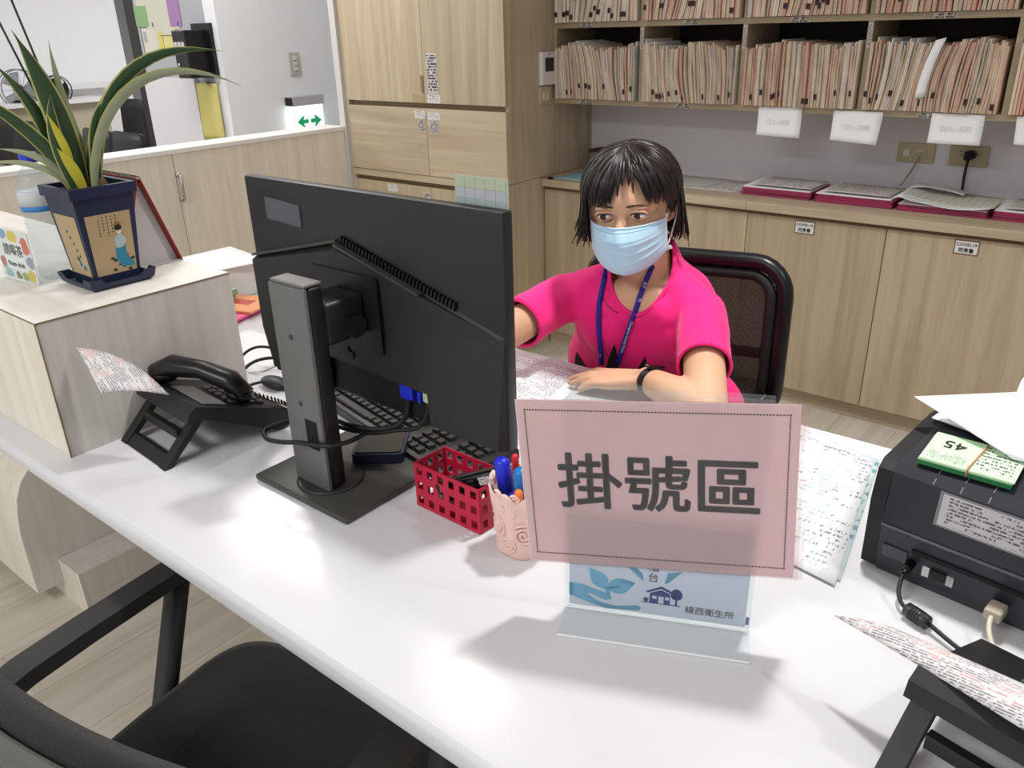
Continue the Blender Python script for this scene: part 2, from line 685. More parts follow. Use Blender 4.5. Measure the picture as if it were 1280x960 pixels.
# ceiling lamp housings
for k, ((x, y), p, sp) in enumerate(DOWN):
    t = thing('ceiling_downlight', 'round white recessed downlight in the ceiling above the reception desk', 'ceiling light', (x, y, CEIL - 0.03), group='ceiling downlights over the desk')
    pr = [(0.085, 0.03), (0.10, 0.03), (0.10, 0.022), (0.086, 0.018)]
    MB().lathe([(0.10, 0.03), (0.105, 0.02), (0.10, 0.012), (0.088, 0.012), (0.086, 0.028), (0.05, 0.0295)], 28).build('trim_ring', m_white, t, world=False)
for k, ((x, y), p) in enumerate(FILL_PANELS):
    t = thing('fill_panel_frame', 'flat rectangular fill light with white frame, added to the ceiling', 'ceiling light', (x, y, CEIL - 0.03), group='added ceiling fill lights')  # frames around the added fill lamps
    for a, b, c, d in ((-0.61, 0.61, -0.31, -0.285), (-0.61, 0.61, 0.285, 0.31), (-0.61, -0.585, -0.285, 0.285), (0.585, 0.61, -0.285, 0.285)):
        MB().box(a, b, c, d, 0.0, 0.03).build('frame_rail', m_white, t, world=False)

# ================================================================== LARGE FURNITURE
# ---- low cabinets along the back wall
XS = [(-2.195, -1.24), (-1.24, -0.24), (-0.24, 0.76)]
place = ['beside the tall cabinet', 'behind the mesh office chair', 'under the wall outlets at the far end']
m_lab = M('label_white', (226, 224, 220), 0.6)
m_labedge = M('label_frame_brown', (120, 102, 84), 0.5)
for n, (x0, x1) in enumerate(XS):
    t = thing('low_cabinet', 'low wood-grain cabinet with two flat doors ' + place[n], 'cabinet', ((x0 + x1) / 2, 3.12, 0), group='low cabinets along the back wall')
    MB().box(x0 + 0.001, x1 - 0.001, 2.942, 3.295, 0.07, 0.749).build('body', m_dark, t)
    MB().box(x0 + 0.001, x1 - 0.001, 2.956, 3.29, 0.0, 0.07).build('plinth', m_lamx, t)
    MB().box(x0 + 0.001, x1 - 0.001, 2.930, 2.942, 0.733, 0.749).build('gap_shadow_strip', m_band, t)  # gap under the worktop; its shadow is put into the brown
    xm = (x0 + x1) / 2
    for k, (a, b) in enumerate(((x0 + 0.0015, xm - 0.0015), (xm + 0.0015, x1 - 0.0015))):
        d = MB().box(a, b, 2.921, 2.941, 0.072, 0.734).build('door', m_lam2, t)
        lx = {0: {1: -1.56}, 1: {0: -1.02, 1: -0.49}, 2: {0: 0.02, 1: 0.5}}[n].get(k)
        if lx is not None:
            MB().box(lx - 0.037, lx + 0.037, 2.9195, 2.9209, 0.682, 0.730).build('label_frame', m_labedge, d)
            MB().box(lx - 0.033, lx + 0.033, 2.919, 2.9195, 0.686, 0.726).build('label_card', m_lab, d)
            wtext('COVID-19', 0.0135, (lx, 2.9187, 0.7145), m_ink, d, bold=0.0003)
            wtext('同意書', 0.0155, (lx, 2.9187, 0.6955), m_ink, d, bold=0.0003)
for n, (x0, x1) in enumerate(((-2.197, -1.2405), (-1.2395, 0.80))):
    single(MB().rbox(x0, x1, 2.900, 3.299, 0.7495, 0.780, 0.0015, 1), 'worktop', m_lamx,
           'narrow wood-grain worktop ' + ('between tall cabinet and seam' if n == 0 else 'carrying the magenta folder stacks'), 'worktop', 'worktops of the low cabinets')

# ---- tall cabinet
t = thing('tall_cabinet', 'tall wood-grain cabinet with stacked double doors and small label stickers', 'cabinet', (-2.69, 2.98, 0))
TX0, TX1, TXM = -3.185, -2.2, -2.655
MB().box(TX0 + 0.02, TX1 - 0.019, 2.692, 3.295, 0.07, 2.40).build('body', m_band, t)
MB().box(TX0 + 0.02, TX1 - 0.019, 2.715, 3.29, 0.0, 0.07).build('plinth', m_lamx, t)
for z0, z1 in ((0.0, 0.786), (0.788, 2.40)):
    MB().box(TX1 - 0.018, TX1, 2.672 if z0 < 0.5 else 2.6912, 3.296, z0, z1).build('side_panel', m_lam, t)
    MB().box(TX0, TX0 + 0.018, 2.672, 3.296, z0, z1).build('side_panel', m_lam, t)
MB().box(TX0 + 0.0, TX1 - 0.019, 2.668, 2.691, 0.757, 0.786).build('rail', m_lamx, t)
dl = []
for z0, z1, mm in ((1.102, 2.398, m_lam), (0.789, 1.079, m_lamx), (0.075, 0.735, m_lam)):
    for a, b in ((TX0 + 0.019, TXM - 0.0012), (TXM + 0.0012, TX1 - 0.0)):
        if z0 < 0.1:
            b = min(b, TX1 - 0.019)
        dl.append(MB().box(a, b, 2.670, 2.6905, z0, z1).build('door', mm, t))
MB().box(TXM - 0.018, TXM - 0.003, 2.667, 2.6699, 1.145, 1.215).build('handle', M('handle_taupe', (140, 120, 96), 0.5), dl[0])
MB().box(-2.728, TXM - 0.004, 2.6690, 2.6699, 1.102, 1.138).build('paper_strip', M('strip_beige', (176, 156, 122), 0.6), dl[0])
for d, a, b, z0, z1, mm in ((1, -2.632, -2.570, 1.142, 1.304, m_printg), (1, -2.636, -2.562, 1.103, 1.137, m_print), (2, -2.722, -2.662, 1.036, 1.068, m_print),
                            (2, -2.707, -2.662, 0.978, 1.032, m_printg), (3, -2.640, -2.572, 1.034, 1.063, m_print), (3, -2.632, -2.580, 0.975, 1.030, m_printg),
                            (4, -2.938, -2.876, 0.696, 0.728, m_print), (4, -2.706, -2.66, 0.60, 0.712, m_printg)):
    MB().box(a, b, 2.6688, 2.6699, z0, z1).build('sticker', mm, dl[d])

# ---- wall-hung file shelf
DIV = [-2.19, -1.770, -1.345, -0.910, -0.474, -0.04, 0.4]
t = thing('file_shelf', 'wall-hung open wood-grain shelf packed with upright patient files', 'shelf', (-0.9, 3.15, 1.09))
m_shelf = wood('shelf_laminate', (150, 134, 106), (170, 154, 126), 'X')
for z in (1.090, 1.386, 1.70):
    MB().box(-2.198, 0.41, 3.0, 3.298, z, z + 0.020).build('board', m_shelf, t)
for x in DIV:
    for z0, z1 in ((1.1105, 1.3855), (1.4065, 1.6995)):
        MB().box(x - 0.009, x + 0.009, 3.0, 3.29, z0, z1).build('divider', m_shelf, t)
MB().box(-2.198, 0.41, 3.2905, 3.298, 1.111, 1.699).build('back_panel', m_dark, t)
m_shlab = printed('shelf_label_print', (186, 178, 164), (70, 62, 56), 2, 22, fill=0.42, uax='X', vax='Z', duty=0.8)
for x, z in ((-2.03, 1.387), (-1.56, 1.387), (-1.15, 1.387), (-0.69, 1.387), (-2.03, 1.091), (-1.575, 1.091), (-0.69, 1.091)):
    MB().box(x - 0.035, x + 0.035, 2.9985, 2.9998, z, z + 0.017).build('shelf_label', m_shlab, t)
m_shlabv = printed('shelf_label_print_v', (196, 190, 180), (70, 62, 56), 20, 3, fill=0.42, uax='X', vax='Z', duty=0.7)
for x in (-1.770, -1.345, -0.910):
    MB().box(x - 0.007, x + 0.007, 2.9985, 2.9998, 1.305, 1.380).build('divider_label', m_shlabv, t)

# ---- files
FM = [M('file_%d' % k, c, 0.8, var=0.12, vscale=30) for k, c in enumerate([(220, 205, 184), (234, 223, 208), (210, 193, 171), (221, 180, 158), (212, 204, 195), (238, 230, 219), (199, 159, 139), (194, 196, 195), (226, 201, 176), (209, 149, 129)])]
m_page = M('file_pages', (222, 209, 192), 0.85, var=0.15, vscale=80)
m_tab = M('file_tab_dark', (52, 22, 26), 0.6)
rows = [(1.1105, 44, 'lower'), (1.4065, 29, 'upper')]
bayname = ['bay beside the thermostat', 'second bay from the tall cabinet', 'bay above the first taped sheet', 'bay above the wall outlets']
for z0, cnt, rn in rows:
    for b in range(4):
        xa, xb = DIV[b] + 0.010, DIV[b + 1] - 0.010
        n = cnt if b else cnt - 2
        ws = [random.uniform(0.7, 1.3) for _ in range(n)]
        s_ = (xb - xa - 0.012) / sum(ws)
        x = xa + 0.002
        ph = random.uniform(0, 6)
        sgn = {0: -1, 1: -1, 2: -0.15, 3: 1}[b] if rn == 'lower' else {0: 0.9, 1: 1.0, 2: 0.7, 3: 0.4}[b]
        pal = random.sample(range(10), 10)
        for k in range(n):
            th = ws[k] * s_
            q = k / (n - 1)
            env = math.sin(PI * min(1, max(0, q))) ** 0.7
            lean = sgn * env * (0.030 + 0.006 * math.sin(ph + 5 * q))
            bow = 0.012 * env * math.sin(ph + 7 * q) * abs(sgn)
            h = random.uniform(0.196, 0.214) + 0.008 * math.sin(ph + 9 * q)
            yf = 2.985 + random.uniform(-0.006, 0.008)
            dp = 0.24
            if rn == 'lower':
                weights = [5, 5, 3, 2, 4, 4, 1, 2, 2, 1] if b < 2 else [4, 3, 4, 4, 2, 2, 3, 1, 4, 3]
            else:
                weights = [6, 4, 5, 1, 1, 3, 1, 1, 3, 0] if b == 0 else [2, 1, 2, 5, 1, 1, 4, 0, 4, 6]
            mat = FM[random.choices(range(10), weights)[0]]
            mb = MB()
            NL = 7
            jit = [random.uniform(-0.0012, 0.0012) for _ in range(NL)]
            vs, fs = [], []
            for i in range(NL):
                tz = i / (NL - 1)
                cx = bow * math.sin(PI * tz) + jit[i] * tz
                wdt = th * (0.40 + 0.05 * math.sin(9 * tz + k))
                for dx, dy in ((-1, 0), (-0.3, -0.003), (0.3, 0.0015), (1, -0.001), (1, dp), (-1, dp)):
                    vs.append((cx + dx * wdt, dy + (0.004 * tz * math.sin(k * 2.1)), tz * h))
            for i in range(NL - 1):
                for c in range(6):
                    c2 = (c + 1) % 6
                    fs.append((i * 6 + c, i * 6 + c2, i * 6 + 6 + c2, i * 6 + 6 + c))
            fs += [(5, 4, 3, 2, 1, 0), tuple((NL - 1) * 6 + c for c in range(6))]
            mb.add(vs, fs)
            for fi in range(len(fs)):
                if fi % 6 in (1,) and fi < 36:
                    mb.mi[fi] = 1
            me = mb.mesh('patient_file', [mat, m_page])
            o = bpy.data.objects.new('patient_file', me)
            COL.objects.link(o)
            o.location = (x + th / 2, yf, z0 + 0.0005 + th * 0.45 * abs(lean) / h)
            o.rotation_euler = (0, math.atan2(lean, h), 0)
            tag(o, 'worn paper patient file, %s row, %s' % (rn, bayname[b]), 'file', 'patient files on the wall shelf')
            if random.random() < 0.20:
                tz = random.uniform(0.05, 0.22)
                cx = bow * math.sin(PI * tz)
                MB().box(cx - th * 0.42, cx + th * 0.42, -0.006, -0.0032, tz * h, tz * h + 0.018).build('index_tab', m_tab, o, world=False)
            if random.random() < 0.16 and rn == 'lower':
                cx = 0
                MB().box(cx - 0.0012, cx + 0.0012, 0.012, dp - 0.02, h * 0.9, h + random.uniform(0.005, 0.016)).build('loose_sheet', m_paper, o, world=False)
            x += th
# files of the bay at the far end, just peeping into the picture
for z0, rn in ((1.1105, 'lower'), (1.4065, 'upper')):
    for k in range(4):
        o = single(MB().rbox(-0.462 + k * 0.010, -0.4535 + k * 0.010, 2.984, 3.22, z0 + 0.0005, z0 + 0.205, 0.001, 1), 'patient_file', FM[(k * 3) % 10],
                   'worn paper patient file at the start of the %s row of the last bay' % rn, 'file', 'patient files on the wall shelf')
# the rest of the files on the bays past the picture's edge, joined
rest = MB()
for z0, rn in ((1.1105, 'lower'), (1.4065, 'upper')):
    for xa, xb in ((-0.42, -0.055), (-0.028, 0.385)):
        x = xa
        while x < xb:
            wd = random.uniform(0.006, 0.012)
            rest.cur = random.randrange(10)
            rest.box(x, x + wd * 0.9, 2.984 + random.uniform(0, .01), 3.22, z0 + 0.0005, z0 + random.uniform(0.196, 0.212))
            x += wd
rest_o = rest.build('patient_files', FM)
origin_base(rest_o)
tag(rest_o, 'remaining worn patient files filling the shelf bays past the wall outlets', 'files')
rest_o['kind'] = 'stuff'
# sheet hanging out of a file in the fourth bay
def fsh(u, v):
    return (-0.735 + 0.030 * u + 0.035 * v ** 1.6, 2.976 - 0.006 * math.sin(PI * v), 1.150 + 0.175 * v + 0.008 * u)
single(MB().sheet(fsh, 2, 8, 0.0006), 'loose_sheet', m_paper, 'white sheet sticking out in front of the upright files', 'paper')

# ---- sheets taped under the shelf
tp = [((-1.267, 1.107), (-1.105, 1.110), (-1.100, 1.006), (-1.263, 1.009)), ((-0.994, 1.103), (-0.829, 1.104), (-0.834, 0.998), (-0.992, 1.007)),
      ((-0.679, 1.107), (-0.524, 1.107), (-0.522, 1.016), (-0.677, 1.015)), ((-0.438, 1.107), (-0.29, 1.106), (-0.288, 1.02), (-0.43, 1.025))]
where = ['taped under the shelf near the woman', 'taped under the shelf beside the double wall plate', 'taped under the shelf above the plugged outlet', 'taped under the shelf past the plugged outlet']
pencil = M('faint_pencil', (218, 217, 218), 0.8)
ptx = ['C1~200', '101~200', '201~300', '']
for k, q in enumerate(tp):
    A, B, C_, D_ = q
    def fn(u, v, q=q):
        A, B, C_, D_ = q
        x = (A[0] * (1 - u) + B[0] * u) * (1 - v) + (D_[0] * (1 - u) + C_[0] * u) * v
        z = (A[1] * (1 - u) + B[1] * u) * (1 - v) + (D_[1] * (1 - u) + C_[1] * u) * v
        return (x, 2.9955 - 0.012 * v * v - 0.004 * u * v, z)
    o = single(MB().sheet(fn, 6, 6, 0.0004), 'paper_sheet', m_paper, 'blank white paper sheet ' + where[k], 'paper', 'paper sheets taped under the shelf')
    if ptx[k]:
        wtext(ptx[k], 0.026, ((A[0] + B[0]) / 2, 2.9885, (A[1] + C_[1]) / 2), pencil, o, tilt=PI / 2 - 0.12)

# ---- low partition towards the hall
t = thing('partition', 'low cream laminate partition with white top edge and steel pull handle', 'partition', (-3.26, 1.6, 0))
MB().rbox(-3.345, -3.195, -0.6, 2.652, 0.962, 0.982, 0.002, 1).build('top_cap', M('cap_white', (240, 238, 234), 0.45), t)
for a, b in ((-0.6, 0.55), (0.553, 1.7515), (1.7545, 2.652)):
    MB().box(-3.34, -3.20, a, b, 0.06, 0.9615).build('panel', m_cream, t)
MB().box(-3.325, -3.215, -0.58, 2.65, 0.0, 0.06).build('plinth', m_band, t)
hd = MB().tube([(-3.186, 1.757, 0.780), (-3.172, 1.757, 0.785), (-3.170, 1.757, 0.83), (-3.172, 1.757, 0.875), (-3.186, 1.757, 0.880)], 0.006, 8)
for z in (0.780, 0.880):
    hd.cyl((-3.2, 1.757, z), (-3.184, 1.757, z), 0.008, 10)
hd.build('handle', m_steel, t)

# ---- reception desk
t = thing('reception_desk', 'long white reception desk with rounded front edge', 'desk', (-0.8, 0.85, 0))
z0, z1, yf = 0.712, 0.75, 0.41
prof = [(yf + 0.022, z0), (yf + 0.008, z0 + 0.004), (yf + 0.001, z0 + 0.013), (yf, z1 - 0.014), (yf + 0.003, z1 - 0.006), (yf + 0.009, z1 - 0.001), (yf + 0.016, z1), (1.292, z1), (1.30, z1 - 0.006), (1.30, z0)]
sharp(MB().prism(prof, 'X', -2.70, 1.60, smooth=True).build('desk_top', M('desk_white', (216, 216, 219), 0.2), t), 30)
pf = [(0.545, 0.055), (0.5455, 0.15), (0.547, 0.24), (0.553, 0.29), (0.563, 0.337), (0.582, 0.378), (0.614, 0.412), (0.66, 0.448), (0.73, 0.49), (0.83, 0.545), (0.95, 0.62), (1.05, 0.7115), (1.20, 0.7115), (1.20, 0.055)]
bm_ = MB().prism(pf, 'X', -2.70, -2.10)
sm = bm_.build('support_panel', [m_greylam, m_cream], t)
for p in sm.data.polygons:
    if abs(p.normal.x) < 0.5:
        p.material_index = 1
pl_ = MB().box(-2.70, -1.98, 0.612, 1.20, 0.0, 0.054).box(-2.0985, -1.98, 0.612, 1.20, 0.0545, 0.13).build('support_plinth', [m_greylam, m_cream, m_band], t)
for p in pl_.data.polygons:
    if abs(p.normal.y) > 0.5:
        p.material_index = 1
MB().box(0.95, 1.55, 0.545, 1.20, 0.0, 0.7115).build('pedestal', m_greylam, t)
MB().box(-2.0985, 0.949, 1.02, 1.04, 0.30, 0.7115).build('modesty_panel', m_cream, t)

# ---- raised block on the desk
t = thing('counter_riser', 'grey laminate raised block standing on the desk, plant on its top', 'counter', (-1.9, 0.635, 0.75))
rb = MB().box(-2.55, -1.354, 0.460, 0.811, 0.7505, 0.9885).build('riser_body', [m_greylam, m_cream], t)
for p in rb.data.polygons:
    if p.normal.y < -0.5:
        p.material_index = 1
MB().box(-2.55, -1.354, 0.460, 0.811, 0.9887, 0.990).build('riser_top', wood('laminate_pale', (226, 222, 213), (239, 235, 228), 'X'), t)
MB().box(-1.3545, -1.3525, 0.4585, 0.4605, 0.7505, 0.990).build('edge_line', m_band, t)
MB().box(-1.3545, -1.3525, 0.4605, 0.811, 0.9882, 0.9902).build('edge_line', m_band, t)
MB().box(-2.55, -1.3545, 0.4588, 0.4602, 0.9882, 0.9902).build('edge_line', m_band, t)

# ================================================================== DESK OBJECTS
DZ = 0.7502
# ---- monitor
t = thing('monitor', 'black widescreen monitor seen from behind on a grey stand', 'monitor', (-0.92, 0.70, DZ))
m_mon = M('monitor_black', (30, 30, 32), 0.42, bump=0.03, bscale=600)
m_mon2 = M('monitor_lower_black', (38, 38, 38), 0.5, bump=0.05, bscale=900)
m_stand = M('stand_grey', (112, 112, 110), 0.42, metal=0.35)
m_base = M('stand_base_grey', (74, 73, 70), 0.38, metal=0.2, var=0.1, vscale=20)
sharp(MB().rbox(-1.035, -0.815, 0.604, 0.796, DZ, DZ + 0.011, 0.004, 2).build('base', m_base, t))
MB().lathe([(0.052, DZ + 0.0112), (0.052, DZ + 0.0135), (0.049, DZ + 0.0145), (0.02, DZ + 0.0145)], 40, (-0.925, 0.668, 0)).build('swivel_ring', M('ring_dark', (48, 47, 46), 0.4), t)
c = MB().rbox(-0.966, -0.886, 0.6345, 0.642, DZ + 0.0146, 1.082, 0.003, 2)
sharp(c.build('column_front', m_stand, t))
cs = MB().rbox(-0.965, -0.887, 0.6421, 0.670, DZ + 0.0146, 1.081, 0.006, 3)
sharp(cs.build('column_body', m_black, t))
MB().rbox(-0.964, -0.888, 0.637, 0.669, 1.0811, 1.0865, 0.0024, 2).build('column_cap', M('cap_grey', (120, 119, 116), 0.4, metal=0.3), t)
MB().box(-0.9225, -0.896, 0.6338, 0.6344, 0.832, 0.879).build('cable_slot', M('slot_black', (8, 8, 8), 0.8), t)
MB().lathe([(0.004, 0), (0.004, 0.0006), (0.001, 0.0006)], 12, (-0.928, 0.634, 1.006), Matrix.Rotation(PI / 2, 3, 'X')).build('mark', m_inkg, t)
MB().lathe([(0.004, 0), (0.004, 0.0006), (0.001, 0.0006)], 12, (-0.928, 0.634, 0.902), Matrix.Rotation(PI / 2, 3, 'X')).build('mark', m_inkg, t)
# tilt hinge
h = MB().rbox(-0.962, -0.892, 0.6701, 0.7435, 0.985, 1.050, 0.008, 3)
h.cyl((-0.968, 0.722, 1.004), (-0.886, 0.722, 1.004), 0.017, 20)
sharp(h.build('tilt_hinge', M('hinge_black', (34, 34, 34), 0.4), t))
MB().rbox(-1.012, -0.862, 0.7436, 0.7455, 0.955, 1.075, 0.004, 2, edges='Y').build('mount_plate', M('mount_black', (26, 26, 27), 0.35), t)
# panel
sharp(MB().rbox(-1.178, -0.636, 0.760, 0.781, 0.858, 1.192, 0.004, 2).build('panel_back', m_mon, t))
MB().box(-1.172, -0.642, 0.7811, 0.7822, 0.872, 1.186).build('screen', M('screen_lit', (120, 140, 165), 0.2, emit=0.35), t)
# lower housing bounded by the chevron; its recess holds the plugs
hs = [(-1.176, 1.060), (-0.952, 1.112), (-0.722, 1.050), (-0.638, 1.026), (-0.638, 0.860), (-0.768, 0.860), (-0.770, 0.912), (-1.004, 0.921), (-1.006, 0.862), (-1.15, 0.862), (-1.162, 0.88), (-1.176, 0.94)]
hb = MB()
n = len(hs)
yb, yo = 0.7598, 0.7462
ctr = Vector((-0.92, 0.97))
inn = []
for px_, pz_ in hs:
    d = (ctr - Vector((px_, pz_)))
    d = d / max(d.length, 1e-6) * 0.008
    inn.append((px_ + d.x, pz_ + d.y))
vs = [(a, yb, b) for a, b in hs] + [(a, yo + (0.011 if (a > -0.75 and b > 1.0) else 0.0), b) for a, b in inn]
fs = [(i, n + i, n + (i + 1) % n, (i + 1) % n) for i in range(n)] + [tuple(n + i for i in range(n))]
hb.add(vs, fs)
hb.build('rear_housing', m_mon2, t)
# vent slats along the falling side of the chevron
va, vb = Vector((-0.945, 1.1175)), Vector((-0.722, 1.0565))
for k in range(34):
    q = va.lerp(vb, k / 33)
    MB().box(q.x - 0.0016, q.x + 0.0016, 0.7535, 0.7597, q.y - 0.006, q.y + 0.006, Matrix.Rotation(0.27, 3, 'Y')).build('vent_slat', m_black, t)
ch = MB().prism([(-1.174, 1.066), (-0.953, 1.1185), (-0.952, 1.1145), (-1.174, 1.062)], 'Y', 0.7500, 0.7597)
ch.prism([(-0.952, 1.1135), (-0.78, 1.0662), (-0.78, 1.0628), (-0.952, 1.1095)], 'Y', 0.7445, 0.7597)
ch.build('chevron_ridge', M('ridge_grey', (64, 64, 62), 0.4), t)
MB().box(-1.003, -0.771, 0.7592, 0.7599, 0.864, 0.918).build('port_recess', M('recess_black', (14, 14, 15), 0.6), t)
def tape(u, v):
    return (-1.128 + 0.088 * u, 0.7588 - 0.0012 * noise.noise((u * 5, v * 5, 0)), 1.128 + 0.036 * v - 0.006 * u)
MB().sheet(tape, 14, 8, 0.0004).build('clear_tape', acrylic('tape_clear', (200, 205, 210), 0.16, 0.12), t)
MB().prism([(-0.962, 0.943), (-0.952, 0.948), (-0.952, 0.954), (-0.944, 0.954), (-0.944, 0.946), (-0.934, 0.944), (-0.934, 0.934), (-0.950, 0.936)], 'Y', 0.7450, 0.7460).build('cable_clip', m_black, t)

# ---- plugs and video cables behind the monitor
m_cab = M('cable_black', (18, 18, 19), 0.5)
m_blue = M('vga_blue', (30, 44, 190), 0.4)
t = thing('video_cable', 'black video cable with blue plug under the monitor', 'cable', (-0.82, 0.75, 0.90))
MB().rbox(-0.838, -0.812, 0.748, 0.7588, 0.893, 0.917, 0.002, 2).build('plug', m_blue, t)
MB().tube(crom([(-0.825, 0.753, 0.893), (-0.828, 0.752, 0.872), (-0.838, 0.742, 0.850), (-0.860, 0.728, 0.842), (-0.885, 0.716, 0.840), (-0.915, 0.705, 0.842), (-0.96, 0.702, 0.842), (-0.985, 0.68, 0.842), (-1.005, 0.645, 0.842), (-1.012, 0.622, 0.838), (-0.99, 0.608, 0.836), (-0.96, 0.612, 0.838), (-0.93, 0.622, 0.842), (-0.90, 0.628, 0.845), (-0.875, 0.64, 0.846), (-0.865, 0.67, 0.845), (-0.87, 0.70, 0.843)]), 0.0038, 8).build('lead', m_cab, t)
t = thing('signal_cable', 'dark cable with pale green plug under the monitor', 'cable', (-0.785, 0.75, 0.90))
MB().rbox(-0.803, -0.796, 0.749, 0.7588, 0.893, 0.912, 0.002, 2).build('side_plug', m_blue, t)
MB().rbox(-0.790, -0.776, 0.748, 0.7588, 0.898, 0.917, 0.003, 2).build('plug', M('plug_green', (168, 190, 160), 0.5), t)
MB().tube(crom([(-0.783, 0.753, 0.898), (-0.786, 0.751, 0.876), (-0.80, 0.742, 0.856), (-0.835, 0.73, 0.846), (-0.86, 0.722, 0.838), (-0.89, 0.715, 0.832), (-0.93, 0.708, 0.83), (-0.98, 0.702, 0.832), (-1.0, 0.69, 0.83)]), [0.005 - 0.0016 * min(1, k / 16) for k in range(49)], 8).build('lead', m_cab, t)

# ---- planner film clipped on the monitor's corner
t = thing('planner_sheet', 'clear film with pale green and grey table clipped to the monitor corner', 'sheet', (-0.682, 0.785, 1.19))
MB().box(-0.735, -0.645, 0.7835, 0.7845, 1.165, 1.227).build('film', acrylic('film_clear', (225, 235, 230), 0.35, 0.2), t)
cl = [(214, 220, 200), (214, 217, 222), (200, 214, 212)]
for r in range(3):
    z1_ = 1.225 - r * 0.0135
    for k in range(5):
        MB().box(-0.733 + k * 0.017, -0.7165 + k * 0.017, 0.7825, 0.7833, z1_ - 0.0128, z1_).build('table_cell', acrylic('cell_%d' % r, cl[r], 0.6, 0.4), t)

# ---- keyboard
t = thing('keyboard', 'black computer keyboard behind the monitor', 'keyboard', (-0.98, 0.88, DZ))
ka = math.radians(-12)
t.rotation_euler[2] = ka
sharp(MB().rbox(-0.235, 0.235, -0.07, 0.075, 0.0, 0.020, 0.004, 2).build('case', m_black, t, world=False))
MB().box(-0.23, 0.23, 0.071, 0.0735, 0.0195, 0.026).build('rear_lip', M('lip_grey', (96, 96, 98), 0.5), t, world=False)
key_me = MB()
key_me.add([(-.0075, -.0075, 0), (.0075, -.0075, 0), (.0075, .0075, 0), (-.0075, .0075, 0), (-.006, -.0055, .006), (.006, -.0055, .006), (.006, .0065, .006), (-.006, .0065, .006)],
           [(4, 5, 6, 7), (0, 1, 5, 4), (1, 2, 6, 5), (2, 3, 7, 6), (3, 0, 4, 7)])
key_me = key_me.mesh('key', M('key_black', (34, 34, 36), 0.4))
for r in range(6):
    for k in range(23):
        if k in (15, 19) or (r == 0 and 4 <= k <= 9):
            continue
        o = bpy.data.objects.new('key', key_me)
        COL.objects.link(o)
        o.parent = t
        o.location = (-0.215 + k * 0.0193, -0.052 + r * 0.0205, 0.0202)
MB().rbox(-0.215 + 4 * .0193 - .008, -0.215 + 9 * .0193 + .008, -0.0595, -0.0445, 0.0202, 0.0262, 0.002, 1).build('space_bar', MATS['key_black'], t, world=False)

# ---- square flat device behind the stand
t = thing('flat_box', 'square black rounded device with navy rim behind the monitor stand', 'device', (-0.925, 0.775, DZ + 0.0115), rotz=math.radians(38))
sharp(MB().rbox(-0.042, 0.042, -0.042, 0.042, 0.0, 0.017, 0.009, 3, edges='Z').build('body', M('navy_plastic', (24, 28, 52), 0.4), t, world=False), 30)
sharp(MB().rbox(-0.038, 0.038, -0.038, 0.038, 0.0172, 0.019, 0.008, 3, edges='Z').build('top_plate', M('gloss_black_top', (12, 12, 13), 0.2), t, world=False), 30)

# ---- papers lying on the desk
def flat_paper(name, pts, z, mat, label, cat='paper', group=None, t=0.0006, curl=None):
    A, B, C_, D_ = [Vector((p[0], p[1], 0)) for p in pts]
    def fn(u, v):
        p = (A * (1 - u) + B * u) * (1 - v) + (D_ * (1 - u) + C_ * u) * v
        zz = z + (curl(u, v) if curl else 0)
        return (p.x, p.y, zz)
    mb = MB().sheet(fn, 8, 8, t)
    o = single(mb, name, mat, label, cat, group)
    return o

m_doc = printed('document_print', (238, 239, 242), (140, 142, 152), 46, 110, fill=0.5)
m_doc2 = printed('document_print_blue', (238, 240, 242), (170, 192, 202), 34, 80, fill=0.54, ink2=(150, 154, 162))
m_form = printed('form_print', (222, 228, 226), (70, 74, 76), 9, 26, fill=0.45, margin=0.04)
flat_paper('document', [(-1.03, 1.06), (-0.80, 1.00), (-0.815, 1.155), (-0.86, 1.24)], DZ + 0.0006, m_paper, 'white sheet under the printed list in front of the woman')
flat_paper('document', [(-1.02, 1.00), (-0.825, 1.06), (-0.868, 1.262), (-1.065, 1.284)], DZ + 0.0016, m_doc, 'printed list of small text under the woman’s fingers')
for k, (dx, dy, a) in enumerate(((0, 0, 0.0), (0.006, 0.002, 0.02), (-0.004, 0.004, -0.02), (0.002, -0.014, 0.03))):
    pts = [(-0.52, 0.955), (-0.225, 0.890), (-0.272, 1.235), (-0.50, 1.292)]
    cc = Vector((-0.37, 1.1))
    R2 = Matrix.Rotation(a, 2)
    q = [tuple(R2 @ (Vector(p) - cc) + cc + Vector((dx, dy))) for p in pts]
    kind = ['bottom sheet, plain white', 'second sheet with teal table lines', 'third sheet with teal heading', 'top sheet with faint dashed rows']
    flat_paper('form_sheet', q, DZ + 0.0006 + k * 0.0010, [m_paper, printed('teal_table', (214, 232, 232), (130, 176, 188), 16, 40, 0.48, duty=0.5), M('paper_bluish', (226, 234, 240), 0.7), m_doc2][k],
               'form in the pile between sign and printer, ' + kind[k], 'paper', 'forms piled beside the printer')
flat_paper('form_card', [(-0.915, 0.822), (-0.70, 0.80), (-0.70, 0.722), (-0.80, 0.735)][::-1] and [(-0.806, 0.765), (-0.70, 0.775), (-0.735, 0.83), (-0.99, 0.835)], DZ + 0.0008, m_form, 'printed card lying between keyboard and red basket')
flat_paper('green_slip', [(-0.88, 0.812), (-0.775, 0.792), (-0.770, 0.803), (-0.875, 0.823)], DZ + 0.0018, M('slip_green', (150, 172, 128), 0.7), 'narrow green strip lying along the keyboard edge')

